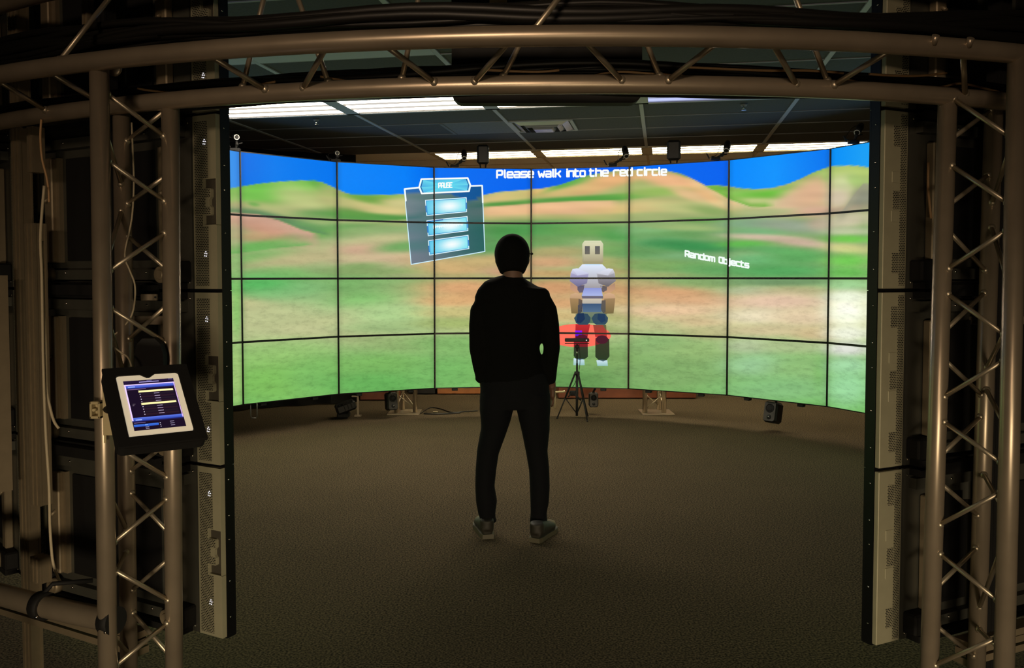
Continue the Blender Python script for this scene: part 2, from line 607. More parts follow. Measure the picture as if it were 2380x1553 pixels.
# ------------------------------------------------------------------ picture shown on the video wall
HILL = [(500, 440), (540, 437), (557, 434), (600, 427), (650, 422), (700, 419.5), (730, 419.5), (750, 424), (770, 433), (800, 447), (815, 451.5),
        (850, 453), (900, 453), (940, 451), (1000, 448), (1040, 449), (1060, 456), (1085, 468), (1095, 469), (1110, 461), (1125, 453), (1160, 446),
        (1200, 443), (1235, 440), (1260, 438), (1300, 430), (1330, 420), (1360, 409), (1400, 401), (1440, 396), (1500, 393), (1550, 397),
        (1580, 403), (1600, 411), (1620, 421), (1640, 431.5), (1660, 430), (1693, 433), (1720, 437.5), (1750, 439.5), (1790, 438), (1830, 428),
        (1860, 416), (1890, 401), (1920, 390), (1932, 387), (1960, 385), (1990, 385), (2012, 388), (2060, 400)]
BASE = [(400, (150, 175, 100)), (450, (172, 178, 115)), (490, (160, 168, 110)), (540, (125, 165, 105)), (600, (165, 172, 120)),
        (650, (130, 175, 105)), (700, (190, 185, 130)), (760, (190, 195, 135)), (830, (135, 185, 105)), (940, (110, 185, 90))]
SKY = [(540, (62, 148, 236)), (556, (58, 140, 236)), (562, (0, 112, 232)), (640, (8, 125, 240)), (784, (5, 118, 240)), (786, (0, 132, 250)),
       (940, (0, 128, 250)), (1009, (0, 108, 240)), (1012, (0, 112, 245)), (1234, (0, 100, 240)), (1236, (0, 96, 238)), (1461, (0, 92, 235)),
       (1464, (0, 108, 245)), (1692, (0, 98, 240)), (1695, (8, 138, 255)), (1800, (14, 148, 255)), (1931, (0, 116, 240)), (1934, (10, 145, 250)), (2010, (30, 160, 245))]
# soft strokes: cx, cy, rx, ry, turn, colour, strength
BLOB = [
 (650, 436, 120, 20, -3, (104, 188, 70), .95), (600, 462, 90, 20, -3, (112, 186, 78), .9), (700, 468, 60, 30, 25, (188, 194, 130), .8),
 (748, 434, 34, 10, 35, (84, 168, 62), .9), (775, 462, 40, 22, 35, (178, 178, 118), .9), (650, 492, 110, 16, 4, (172, 176, 120), .85),
 (570, 478, 40, 8, 0, (178, 172, 120), .7), (590, 475, 12, 4, 10, (98, 165, 75), .7), (560, 496, 60, 7, 8, (85, 120, 80), .8),
 (750, 500, 60, 12, 0, (110, 155, 90), .8), (660, 515, 100, 10, 14, (96, 138, 92), .9), (700, 528, 60, 10, 6, (108, 160, 92), .8),
 (600, 520, 55, 15, 12, (158, 118, 98), .85), (640, 540, 70, 16, 14, (198, 146, 118), .95), (600, 552, 50, 12, 5, (186, 150, 110), .8),
 (735, 545, 70, 10, -6, (100, 165, 80), .85), (610, 572, 80, 10, -6, (104, 178, 86), .9), (700, 575, 90, 14, -8, (158, 172, 116), .8),
 (600, 600, 70, 12, -6, (112, 175, 92), .85), (690, 606, 110, 18, -7, (190, 178, 130), .85), (620, 634, 80, 12, -4, (118, 176, 98), .7),
 (700, 640, 70, 12, 0, (120, 182, 98), .8), (750, 622, 40, 12, -5, (140, 168, 108), .8),
 (610, 665, 90, 20, 2, (84, 186, 92), .95), (720, 668, 60, 14, 0, (120, 180, 110), .7), (680, 690, 90, 16, 4, (122, 184, 112), .8),
 (720, 712, 70, 20, 0, (152, 192, 122), .8), (640, 735, 100, 26, -3, (182, 190, 132), .9), (600, 780, 70, 14, -6, (178, 188, 130), .7),
 (720, 770, 80, 12, 0, (186, 188, 134), .8), (640, 835, 120, 34, -3, (146, 196, 104), .8), (640, 890, 120, 40, 0, (122, 192, 84), .9),
 (740, 880, 60, 40, 0, (118, 188, 92), .9), (548, 520, 12, 60, 0, (186, 168, 130), .6), (550, 620, 12, 40, 0, (140, 180, 110), .8),
 (550, 720, 12, 60, 0, (128, 196, 96), .8), (550, 880, 12, 60, 0, (164, 196, 112), .7),
 (840, 470, 40, 24, 30, (176, 176, 112), .9), (900, 490, 70, 20, 10, (206, 190, 130), .95), (900, 458, 90, 6, 2, (118, 168, 70), .9),
 (850, 462, 40, 8, 12, (100, 158, 66), .8), (940, 470, 40, 12, 0, (204, 196, 136), .8), (880, 505, 110, 7, 4, (82, 150, 68), .95),
 (830, 500, 50, 10, 12, (94, 148, 70), .9), (920, 512, 80, 5, -6, (86, 150, 72), .8), (830, 520, 60, 8, -6, (104, 158, 88), .9),
 (830, 540, 60, 10, -4, (140, 170, 108), .8), (880, 562, 110, 16, -6, (192, 184, 136), .9), (850, 582, 60, 12, 0, (206, 166, 138), .95),
 (940, 575, 60, 12, -5, (108, 166, 92), .9), (900, 604, 110, 14, -3, (206, 178, 142), .9), (980, 600, 50, 12, -4, (196, 170, 126), .8),
 (830, 622, 60, 10, -4, (130, 165, 98), .9), (900, 636, 110, 8, 0, (134, 160, 96), .9), (960, 642, 60, 6, 0, (160, 165, 116), .8),
 (830, 668, 60, 22, 0, (108, 172, 92), .8), (930, 670, 90, 22, 0, (134, 178, 106), .7), (850, 700, 70, 16, 0, (118, 190, 98), .8),
 (920, 730, 100, 26, 0, (166, 206, 132), .9), (900, 762, 100, 12, 0, (150, 184, 116), .8), (850, 790, 60, 10, 0, (156, 170, 112), .8),
 (930, 800, 90, 16, 0, (142, 176, 104), .8), (880, 850, 110, 26, 0, (118, 184, 88), .9), (880, 895, 110, 26, 0, (96, 178, 82), .9),
 (1170, 462, 60, 12, -8, (212, 186, 124), .95), (1215, 452, 40, 8, -6, (196, 184, 116), .9), (1180, 475, 70, 4.5, -2, (92, 150, 74), .95),
 (1180, 492, 80, 10, -2, (222, 180, 130), .95), (1140, 508, 60, 5, 0, (176, 168, 108), .8), (1200, 512, 60, 5, 0, (164, 164, 106), .7),
 (1180, 540, 80, 22, 0, (74, 146, 74), .95), (1170, 575, 70, 16, 0, (88, 160, 84), .9), (1080, 560, 60, 30, 0, (96, 140, 92), .7),
 (1060, 622, 80, 18, 0, (206, 168, 112), .95), (1150, 606, 90, 12, -4, (192, 166, 110), .9), (1190, 632, 60, 12, 0, (206, 152, 120), .9),
 (1080, 670, 100, 20, 0, (216, 160, 108), .98), (1050, 700, 70, 14, 0, (222, 172, 112), .95), (1130, 690, 60, 14, 0, (212, 158, 104), .9),
 (1060, 728, 80, 12, 0, (200, 186, 116), .9), (1060, 752, 80, 12, 0, (158, 178, 98), .9), (1060, 800, 90, 20, 0, (124, 180, 96), .9),
 (1060, 870, 90, 40, 0, (112, 184, 92), .9), (1200, 850, 90, 50, 0, (118, 180, 90), .8),
 (1262, 446, 30, 8, -6, (214, 176, 112), .9), (1330, 424, 60, 9, -22, (88, 166, 72), .95), (1390, 412, 60, 10, -16, (108, 170, 78), .7),
 (1390, 432, 80, 14, -16, (216, 172, 118), .95), (1430, 414, 50, 12, -5, (224, 170, 118), .9), (1310, 446, 60, 8, -12, (212, 180, 118), .8),
 (1350, 463, 120, 6, -3, (74, 150, 62), .98), (1440, 458, 50, 7, -4, (100, 160, 72), .9), (1280, 484, 70, 12, 0, (222, 172, 124), .95),
 (1350, 486, 60, 12, -2, (216, 170, 132), .9), (1430, 486, 60, 10, -2, (214, 184, 120), .9), (1340, 506, 120, 6, 0, (170, 172, 106), .8),
 (1280, 532, 70, 16, 0, (76, 148, 78), .95), (1370, 535, 90, 14, 0, (104, 160, 84), .9), (1440, 548, 40, 14, 0, (70, 150, 72), .8),
 (1270, 560, 60, 12, 0, (110, 158, 90), .9), (1430, 582, 50, 16, 0, (116, 166, 92), .9), (1290, 585, 70, 10, 0, (168, 158, 104), .9),
 (1280, 610, 70, 12, 0, (206, 160, 116), .95), (1420, 612, 60, 12, 0, (168, 164, 102), .9), (1290, 636, 80, 8, 0, (196, 160, 104), .9),
 (1440, 632, 40, 10, 0, (188, 160, 104), .8), (1290, 670, 80, 20, 0, (206, 150, 102), .98), (1440, 670, 50, 20, 0, (200, 152, 100), .95),
 (1300, 705, 80, 14, 0, (216, 162, 108), .95), (1440, 700, 50, 12, 0, (206, 168, 110), .9), (1300, 735, 80, 12, 0, (210, 180, 116), .9),
 (1430, 735, 50, 14, 0, (168, 172, 104), .9), (1350, 765, 120, 10, 0, (150, 168, 98), .8), (1290, 830, 80, 30, 0, (118, 164, 88), .9),
 (1430, 840, 60, 30, 0, (124, 166, 90), .9), (1350, 885, 120, 24, 0, (96, 150, 76), .95),
 (1530, 410, 60, 8, 4, (226, 172, 118), .8), (1585, 404, 30, 5, 24, (92, 166, 66), .98), (1480, 402, 40, 6, 0, (150, 165, 90), .5),
 (1560, 424, 70, 14, 14, (232, 178, 132), .98), (1620, 440, 50, 12, 30, (226, 172, 128), .95), (1655, 462, 50, 9, 34, (226, 180, 126), .98),
 (1530, 446, 60, 9, -3, (146, 178, 92), .95), (1600, 452, 40, 10, 20, (222, 184, 136), .9), (1690, 450, 20, 10, 20, (178, 184, 102), .9),
 (1670, 438, 30, 6, 8, (104, 172, 62), .95), (1520, 478, 70, 12, 0, (212, 190, 132), .9), (1600, 485, 70, 12, 6, (180, 184, 122), .9),
 (1560, 505, 110, 8, -2, (160, 172, 114), .9), (1660, 492, 50, 10, 10, (136, 164, 96), .9), (1500, 535, 60, 14, 0, (122, 172, 112), .9),
 (1640, 512, 60, 6, 0, (100, 155, 80), .8), (1600, 530, 100, 6, 3, (152, 176, 112), .9), (1600, 545, 90, 7, 0, (104, 158, 92), .9),
 (1540, 565, 60, 12, 0, (92, 160, 98), .9), (1610, 574, 100, 14, 2, (58, 142, 78), .98), (1500, 590, 60, 14, 0, (96, 152, 88), .9),
 (1600, 600, 70, 12, 0, (112, 172, 116), .85), (1540, 618, 90, 14, 0, (122, 166, 92), .9), (1640, 625, 60, 14, 0, (102, 164, 92), .9),
 (1520, 640, 70, 6, 0, (152, 168, 104), .9), (1500, 660, 50, 10, 0, (178, 166, 110), .9), (1640, 658, 70, 9, 0, (134, 168, 100), .9),
 (1560, 682, 100, 14, 2, (212, 158, 110), .98), (1600, 700, 90, 12, 2, (218, 166, 118), .95), (1560, 722, 110, 14, 0, (230, 190, 146), .98),
 (1600, 748, 90, 12, 0, (214, 186, 136), .9), (1520, 756, 60, 10, 0, (186, 190, 130), .9), (1640, 775, 60, 12, 0, (180, 176, 118), .9),
 (1530, 800, 70, 20, 0, (134, 180, 106), .9), (1620, 820, 80, 24, 0, (146, 184, 108), .9), (1560, 870, 120, 36, 0, (126, 172, 98), .9),
 (1725, 450, 40, 11, 0, (134, 188, 88), .95), (1790, 452, 60, 10, -5, (104, 182, 62), .98), (1840, 440, 40, 10, -24, (120, 182, 76), .95),
 (1900, 400, 40, 6, -24, (118, 178, 76), .9), (1760, 474, 80, 11, 0, (206, 198, 146), .98), (1840, 470, 40, 22, -30, (212, 182, 146), .98),
 (1890, 450, 46, 34, -20, (214, 172, 138), .98), (1925, 405, 14, 14, 0, (150, 180, 96), .9), (1800, 492, 90, 6, -3, (170, 178, 126), .9),
 (1900, 490, 50, 12, 0, (206, 166, 140), .95), (1740, 520, 60, 12, 0, (124, 164, 126), .95), (1840, 525, 80, 14, 4, (146, 160, 138), .95),
 (1910, 520, 30, 14, 0, (178, 160, 138), .9), (1750, 540, 60, 8, 0, (118, 174, 120), .9), (1780, 552, 90, 6, 3, (200, 180, 156), .98),
 (1870, 565, 70, 8, 7, (196, 170, 148), .98), (1730, 568, 50, 7, 0, (96, 184, 76), .98), (1800, 582, 70, 9, 4, (94, 168, 96), .9),
 (1760, 604, 70, 14, 0, (106, 180, 116), .9), (1860, 598, 70, 16, 0, (92, 168, 92), .95), (1810, 630, 120, 16, 0, (82, 166, 90), .95),
 (1810, 656, 120, 8, 0, (112, 150, 100), .95), (1750, 676, 60, 9, 0, (176, 192, 148), .9), (1850, 676, 80, 9, 0, (176, 172, 122), .9),
 (1810, 702, 110, 18, 0, (226, 190, 160), .98), (1760, 735, 70, 16, 0, (230, 216, 178), .95), (1870, 738, 70, 20, 0, (224, 198, 158), .95),
 (1790, 768, 100, 12, 0, (206, 190, 142), .95), (1900, 778, 50, 16, 0, (206, 180, 130), .9), (1740, 805, 50, 16, 0, (176, 194, 150), .9),
 (1850, 806, 80, 14, 0, (170, 190, 132), .9), (1760, 850, 70, 24, 0, (146, 198, 142), .95), (1870, 860, 70, 30, 0, (138, 190, 112), .95),
 (1810, 905, 120, 26, 0, (128, 190, 118), .95), (1915, 870, 20, 40, 0, (112, 176, 84), .7),
 (1970, 400, 50, 16, 0, (178, 200, 112), .98), (1960, 430, 30, 22, 0, (196, 204, 150), .95), (1950, 462, 26, 20, 0, (206, 190, 166), .9),
 (2000, 462, 18, 30, 30, (136, 138, 120), .95), (1990, 420, 20, 12, 20, (160, 190, 110), .8), (1960, 488, 40, 8, -10, (168, 150, 126), .8),
 (1970, 512, 46, 16, -8, (196, 188, 158), .95), (1970, 538, 46, 8, 0, (192, 200, 160), .9), (1970, 556, 46, 8, 0, (112, 196, 78), .98),
 (1970, 578, 46, 10, 4, (202, 204, 132), .98), (1970, 606, 46, 14, 0, (112, 200, 82), .98), (1970, 634, 46, 12, 0, (106, 192, 84), .98),
 (1970, 662, 46, 12, 0, (152, 204, 138), .95), (1970, 690, 46, 14, 0, (226, 236, 206), .95), (1970, 725, 46, 30, 0, (250, 255, 228), .98),
 (1970, 775, 46, 16, 0, (236, 240, 214), .98), (1970, 812, 46, 16, 0, (214, 216, 206), .98), (1970, 850, 46, 18, 0, (156, 212, 158), .95),
 (1970, 900, 46, 40, 0, (146, 214, 150), .95)]


RIDGE = [
 ([(540, 494), (600, 498), (650, 512), (700, 533), (760, 548)], 36, (204, 158, 138), .95, 500, 735),
 ([(540, 494), (600, 498), (650, 512), (700, 533), (760, 548)], -11, (92, 134, 92), .9, 500, 760),
 ([(540, 592), (640, 578), (784, 566)], -12, (98, 172, 84), .75, 500, 720),
 ([(1125, 481), (1235, 473), (1330, 467), (1440, 465)], 28, (230, 184, 140), .9, 1128, 1430),
 ([(1125, 481), (1235, 473), (1330, 467), (1440, 465)], -10, (78, 150, 66), .9, 1128, 1450),
 ([(784, 510), (880, 513), (960, 508), (1010, 497)], -11, (84, 148, 72), .85, 780, 1000),
 ([(784, 510), (880, 513), (960, 508), (1010, 497)], 12, (178, 180, 124), .8, 780, 1000),
 ([(1600, 411), (1640, 432), (1700, 466), (1745, 482)], -15, (116, 178, 70), .95, 1650, 1790),
 ([(1600, 411), (1640, 432), (1700, 466), (1745, 482)], 16, (230, 190, 142), .8, 1600, 1720),
 ([(1930, 505), (1960, 486), (1985, 452), (2015, 415)], 26, (150, 148, 128), .8, 1950, 2060)]


def picture(u, v):
    """colour (0..255) and grass grain of the landscape at photo position"""
    uc = np.clip(u, 541, 2006)
    hy = np.interp(u, [h[0] for h in HILL], [h[1] for h in HILL])
    C = np.stack([np.interp(v, [b[0] for b in BASE], [b[1][k] for b in BASE]) for k in range(3)], -1)
    for cx_, cy_, rx, ry, a, c, s in BLOB:
        t = math.radians(a)
        dx, dy = uc - cx_, v - cy_
        p, q = (dx * math.cos(t) + dy * math.sin(t)) / rx, (-dx * math.sin(t) + dy * math.cos(t)) / ry
        k = (min(1, s * 1.04) * np.exp(-.55 * (p * p + q * q) ** 1.5))[..., None]
        C = C * (1 - k) + np.array(c) * k
    for line, dep, c, s, u0_, u1_ in RIDGE:
        ly = np.interp(uc, [p[0] for p in line], [p[1] for p in line])
        t = (v - ly) / dep
        xf = np.clip((uc - u0_) / 25 + .5, 0, 1) * np.clip((u1_ - uc) / 25 + .5, 0, 1)
        k = (s * xf * np.clip((v - ly) * np.sign(dep) / 2.5, 0, 1) * np.exp(-t * t * 1.4))[..., None]
        C = C * (1 - k) + np.array(c) * k
    ds = (.03 + .13 * np.clip((v - 500) / 220, 0, 1))[..., None]
    C = C.mean(-1, keepdims=True) * ds + C * (1 - ds)
    C = 128 + (C * .97 + np.array((200, 205, 180)) * .035 - 128) * 1.08
    # broad streaks
    st = (np.sin(uc * .021 + v * .13) + np.sin(uc * .047 - v * .19 + 1.3) + np.sin(uc * .009 + v * .31 + 4)) / 3
    C = C * (1 + .035 * st[..., None])
    S = np.stack([np.interp(uc, [b[0] for b in SKY], [b[1][k] for b in SKY]) for k in range(3)], -1)
    k = np.clip((v - hy) / 2.2 + .5, 0, 1)[..., None]
    out = S * (1 - k) + C * k
    grain = np.clip((v - 480) / 300, 0, 1) * k[..., 0]
    return out, grain


def to_lin(C):
    c = np.clip(C / 255., 0, 1)
    return np.where(c > .04045, ((c + .055) / 1.055) ** 2.4, c / 12.92)


M['screen'] = screen_mat('lit_screen', True, 'FRONT')
M['graphic'] = screen_mat('lit_graphic', False, 'NONE')
AW, AH = W - .017, H - .017


def facet(f, shift=0.0):
    th = PH + math.radians(18 * (f + .5))
    O = Vector((RC.x + (APO + shift) * math.sin(th), RC.y + (APO + shift) * math.cos(th), 0))
    ex = Vector((math.cos(th), -math.sin(th), 0)); ey = Vector((math.sin(th), math.cos(th), 0))
    return th, O, ex, ey


def screen_mesh(O, ex, zc, nx, ny):
    xs = np.linspace(-AW / 2, AW / 2, nx + 1); zs = np.linspace(-AH / 2, AH / 2, ny + 1)
    X, Z = np.meshgrid(xs, zs)
    P = np.stack([O.x + ex.x * X, O.y + ex.y * X, zc + Z], -1).reshape(-1, 3)
    u, v = proj_np(P)
    if O.y < 4.5: u = np.full_like(u, 1000.) + X.reshape(-1) * 200; v = 648 - (P[:, 2] - 1.45) * 240
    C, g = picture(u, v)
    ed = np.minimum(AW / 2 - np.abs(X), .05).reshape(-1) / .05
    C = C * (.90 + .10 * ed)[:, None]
    me = bpy.data.meshes.new('lit_screen')
    i = np.arange((nx + 1) * (ny + 1)).reshape(ny + 1, nx + 1)
    F = np.stack([i[:-1, :-1], i[:-1, 1:], i[1:, 1:], i[1:, :-1]], -1).reshape(-1, 4)
    V = np.stack([X, np.zeros_like(X), Z], -1).reshape(-1, 3)
    me.from_pydata(V.tolist(), [], F.tolist())
    a = me.attributes.new('picture', 'FLOAT_COLOR', 'POINT')
    a.data.foreach_set('color', np.concatenate([to_lin(C), np.ones((len(V), 1))], 1).astype(np.float32).ravel())
    b = me.attributes.new('grain', 'FLOAT', 'POINT')
    b.data.foreach_set('value', (g * 1.1).astype(np.float32))
    me.materials.append(M['screen'])
    return me


# ---- graphics drawn over the landscape: lists of (points in photo px, colour per point)
LAYERS = {}


def gpoly(layer, pts, c, lv=0):
    cs = c if isinstance(c, list) else [c] * len(pts)
    LAYERS.setdefault(layer, []).append((pts, cs, lv))


def gseg(layer, a, b, wd, c, lv, cap=True):
    a = np.array(a, float); b = np.array(b, float); d = b - a; L = np.hypot(*d)
    if L < 1e-6: return
    d /= L; n = np.array([-d[1], d[0]]) * wd / 2
    e = wd * .5 if cap else 0
    pts = []
    for c0, sgn in ((b, 1), (a, -1)):
        for k in range(5):
            t = math.pi / 2 - math.pi * k / 4
            pts.append(tuple(c0 + sgn * (d * e * math.cos(t)) + sgn * n * math.sin(t)))
    gpoly(layer, pts, c, lv)


def gline(layer, pts, wd, c, lv):
    for a, b in zip(pts, pts[1:]): gseg(layer, a, b, wd, c, lv)


GL = {  # squared display lettering: strokes in a 0..1 box, x-height 1, ascenders 1.32
 'P': [[(0, 0), (0, 1.3), (.9, 1.3), (1, 1.2), (1, .65), (.9, .5), (0, .5)]], 'R': [[(0, 0), (0, 1.3), (.9, 1.3), (1, 1.2), (1, .65), (.9, .55), (0, .55)], [(.55, .55), (1, 0)]],
 'O': [[(.1, 0), (0, .1), (0, 1.2), (.1, 1.3), (.9, 1.3), (1, 1.2), (1, .1), (.9, 0), (.1, 0)]],
 'l': [[(.3, 1.32), (.3, .1), (.5, 0)]], 'k': [[(0, 0), (0, 1.35)], [(0, .55), (.5, .55), (1, 1)], [(.5, .55), (1, 0)]],
 'e': [[(.95, 0), (.1, 0), (0, .1), (0, .9), (.1, 1), (.9, 1), (1, .9), (1, .5), (.15, .5)]],
 'a': [[(.1, 1), (.9, 1), (1, .9), (1, 0), (.1, 0), (0, .1), (0, .5), (1, .5)]],
 's': [[(1, 1), (.1, 1), (0, .9), (0, .5), (1, .5), (1, .1), (.9, 0), (0, 0)]],
 'w': [[(0, 1), (.22, 0), (.5, .6), (.78, 0), (1, 1)]], 'i': [[(.5, 0), (.5, 1)], [(.5, 1.3), (.5, 1.34)]],
 'n': [[(0, 0), (0, 1), (.9, 1), (1, .9), (1, 0)]], 't': [[(.1, 1.3), (.1, .1), (.2, 0), (.9, 0)], [(-.1, 1), (.8, 1)]],
 'o': [[(.1, 0), (0, .1), (0, .9), (.1, 1), (.9, 1), (1, .9), (1, .1), (.9, 0), (.1, 0)]],
 'h': [[(0, 0), (0, 1.35)], [(0, 1), (.9, 1), (1, .9), (1, 0)]], 'r': [[(0, 0), (0, .85), (.15, 1), (1, 1)]],
 'd': [[(1, 1.35), (1, 0), (.1, 0), (0, .1), (0, .9), (.1, 1), (1, 1)]], 'b': [[(0, 1.35), (0, 0), (.9, 0), (1, .1), (1, .9), (.9, 1), (0, 1)]],
 'c': [[(1, 1), (.1, 1), (0, .9), (0, .1), (.1, 0), (1, 0)]], 'm': [[(0, 0), (0, 1), (.95, 1), (1, .9), (1, 0)], [(.5, 1), (.5, 0)]],
 'j': [[(.7, 1), (.7, -.25), (.5, -.35), (.1, -.35)], [(.7, 1.3), (.7, 1.34)]],
 'A': [[(0, 0), (0, 1.1), (.2, 1.3), (.8, 1.3), (1, 1.1), (1, 0)], [(0, .5), (1, .5)]], 'U': [[(0, 1.3), (0, .1), (.1, 0), (.9, 0), (1, .1), (1, 1.3)]],
 'S': [[(1, 1.3), (.1, 1.3), (0, 1.2), (0, .75), (.1, .65), (.9, .65), (1, .55), (1, .1), (.9, 0), (0, 0)]],
 'E': [[(1, 1.3), (0, 1.3), (0, 0), (1, 0)], [(0, .65), (.8, .65)]]}
GW = {'l': .35, 'i': .3, 't': .8, 'j': .55, 'm': 1.3, 'w': 1.25}


def word(layer, text, x0, x1, base, slope, xh, wd, c, lv, gap=.32):
    ws = [GW.get(ch, 1.0) for ch in text]
    tot = sum(ws) + gap * (len(text) - 1)
    k = (x1 - x0) / tot
    x = x0
    for ch, w_ in zip(text, ws):
        for st in GL[ch]:
            pts = []
            for a, b in st:
                px = x + (a * w_ if ch not in 'li' else (a - .3) * .5 + .15) * k
                pts.append((px, base + slope * (px - 1154 if layer == 'caption_text' else px - x00) - b * xh))
            gline(layer, pts, wd, c, lv)
        x += (w_ + gap) * k


WHT = (252, 255, 252)
zx = lambda a: 1130 + a / 5.409
for tx, a, b in (('Please', 125, 603), ('walk', 648, 943), ('into', 993, 1253), ('the', 1296, 1543), ('red', 1592, 1846), ('circle', 1893, 2276)):
    word('caption_text', tx, zx(a) + 2, zx(b) - 2, 413.2, -.0165, 12.6, 4.4, WHT, 6)
zx = lambda a: 1570 + a / 12.53
x00 = 1593
for tx, a, b in (('Random', 268, 1165), ('Objects', 1250, 2160)):
    word('caption_text_small', tx, zx(a) + 2, zx(b) - 2, 595.5, .186, 9.6, 3.9, (245, 255, 250), 6)

# pause menu
mp = lambda x, y: (930 + x / 7.057, 400 + y / 7.057)


def blend_fill(layer, quad, fn, nx, ny, lv):
    """fill a quad with cells whose colour comes from fn(s, t, px, py)"""
    q = [np.array(p, float) for p in quad]
    pt = lambda s, t: (q[0] * (1 - s) + q[1] * s) * (1 - t) + (q[3] * (1 - s) + q[2] * s) * t
    for i in range(nx):
        for j in range(ny):
            cs = [(i / nx, j / ny), ((i + 1) / nx, j / ny), ((i + 1) / nx, (j + 1) / ny), (i / nx, (j + 1) / ny)]
            P = [tuple(pt(*c)) for c in cs]
            gpoly(layer, P, [tuple(fn(s, t, *p)) for (s, t), p in zip(cs, P)], lv)


def menu_bg(s, t, x, y):
    c, _ = picture(np.array([x]), np.array([y]))
    b = np.array((70, 98, 140)) * (1 - s) + np.array((15, 70, 95)) * s
    return c[0] * .34 + b * .66


blend_fill('menu_window', [mp(75, 280), mp(1345, 220), mp(1385, 1305), mp(180, 1515)], menu_bg, 22, 26, 1)
gline('menu_window', [mp(300, 258), mp(72, 282), mp(90, 560), mp(180, 1515), mp(1390, 1303), mp(1345, 222), mp(1150, 230)], 2.0, (205, 240, 255), 3)
gline('menu_window', [mp(300, 255), mp(72, 280), mp(92, 470)], 4.0, (240, 252, 255), 4)
gline('menu_window', [mp(1355, 500), mp(1345, 222), mp(1150, 228)], 3.6, (240, 252, 255), 4)
HX = [(310, 248), (345, 118), (1108, 98), (1152, 215), (1130, 315), (352, 352)]
HXc = np.array([mp(*p) for p in HX])
cc = HXc.mean(0)
for i in range(6):
    a, b = HXc[i], HXc[(i + 1) % 6]
    gpoly('menu_window', [tuple(cc), tuple(a), tuple(b)], [(95, 222, 240), (70, 165, 225), (110, 215, 238)], 3)
gline('menu_window', [tuple(cc + (p - cc) * .93) for p in HXc] + [tuple(cc + (HXc[0] - cc) * .93)], 1.6, (30, 60, 140), 4)
gline('menu_window', [tuple(p) for p in HXc] + [tuple(HXc[0])], 3.6, WHT, 5)
x00 = 1018
word('menu_window', 'PAUSE', 1019.5, 1050.5, 436.5, -.03, 8.2, 2.6, WHT, 6, .22)


def btn(s, t, x, y):
    k = math.exp(-(((s - .58) / .42) ** 2 + ((t - .5) / .55) ** 2) * 1.6)
    a = np.array((92, 200, 236)) * (1 - s) + np.array((110, 226, 240)) * s
    return a * (1 - k) + np.array((250, 255, 255)) * k


for q in ([(412, 463), (1085, 420), (1090, 652), (433, 715)], [(436, 796), (1100, 729), (1112, 962), (457, 1047)], [(461, 1126), (1115, 1036), (1128, 1256), (480, 1364)]):
    Q = [mp(*p) for p in q]
    blend_fill('menu_window', Q, btn, 12, 6, 3)
    c_ = np.mean(np.array(Q), 0)
    gline('menu_window', [tuple(c_ + (np.array(p) - c_) * np.array((.95, .88))) for p in Q + Q[:1]], .9, (60, 120, 195), 4)
    gline('menu_window', Q + Q[:1], 1.6, (225, 245, 255), 5)
    gseg('menu_window', tuple(np.array(Q[0]) * .65 + np.array(Q[3]) * .35), tuple(np.array(Q[0]) * .2 + np.array(Q[3]) * .8), 2.2, (50, 120, 200), 6, False)
    gseg('menu_window', tuple(np.array(Q[1]) * .65 + np.array(Q[2]) * .35), tuple(np.array(Q[1]) * .2 + np.array(Q[2]) * .8), 2.2, (50, 120, 200), 6, False)
gseg('menu_window', mp(450, 812), mp(700, 782), 2.6, (40, 100, 175), 6)
for k in range(16):  # unreadable small lettering on the middle button
    x = 545 + k * 31
    y0_ = 905 - k * 3.6
    gseg('menu_window', mp(x, y0_ - 22), mp(x + 4, y0_ + 22 - (k % 3) * 8), 2.4, (240, 255, 255), 6)
    gseg('menu_window', mp(x, y0_), mp(x + 22, y0_ - 4), 2.2, (240, 255, 255), 6)

# red circle and block figure
fg = lambda x, y: (1290 + x / 5.012, 550 + y / 5.012)
E_ = lambda cx_, cy_, rx, ry, n=36: [(cx_ + rx * math.cos(2 * math.pi * k / n), cy_ + ry * math.sin(2 * math.pi * k / n)) for k in range(n)]
gpoly('red_circle', E_(1345, 780, 75, 27, 48), (255, 112, 92), 1)
LY = 'block_figure'


def FP(pts, top, bot, lv):
    ys = [p[1] for p in pts]; a, b = min(ys), max(ys)
    cs = [tuple(np.array(top) * (1 - (p[1] - a) / (b - a)) + np.array(bot) * ((p[1] - a) / (b - a))) for p in pts]
    gpoly(LY, [fg(*p) for p in pts], cs, lv)


def mir(pts, c=440): return [(2 * c - x, y) for x, y in pts][::-1]


FP([(240, 1020), (410, 1020), (378, 1170), (236, 1170)], (196, 44, 48), (150, 26, 40), 2)
FP([(445, 1030), (595, 1030), (605, 1170), (470, 1170)], (150, 70, 55), (196, 44, 48), 2)
FP([(560, 1030), (592, 1030), (602, 1110), (575, 1060)], (90, 100, 60), (120, 90, 60), 3)
FP([(222, 1180), (380, 1180), (384, 1400), (350, 1425), (240, 1420), (218, 1390)], (60, 56, 44), (40, 56, 36), 2)
FP([(470, 1195), (632, 1190), (635, 1395), (600, 1440), (510, 1440), (470, 1400)], (58, 58, 40), (42, 58, 36), 2)
FP([(220, 1180), (380, 1180), (380, 1284), (220, 1284)], (150, 26, 40), (120, 30, 38), 3)
FP([(470, 1180), (560, 1240), (480, 1262)], (150, 26, 40), (120, 30, 38), 3)
gpoly(LY, [fg(*p) for p in E_(548, 1200, 72, 50, 20)], (74, 24, 42), 4)
gpoly(LY, [fg(*p) for p in E_(308, 1175, 72, 34, 20)], (84, 20, 44), 4)
FP([(235, 1095), (315, 1095), (315, 1142), (282, 1142), (265, 1160), (235, 1160)], (140, 20, 250), (90, 20, 200), 5)
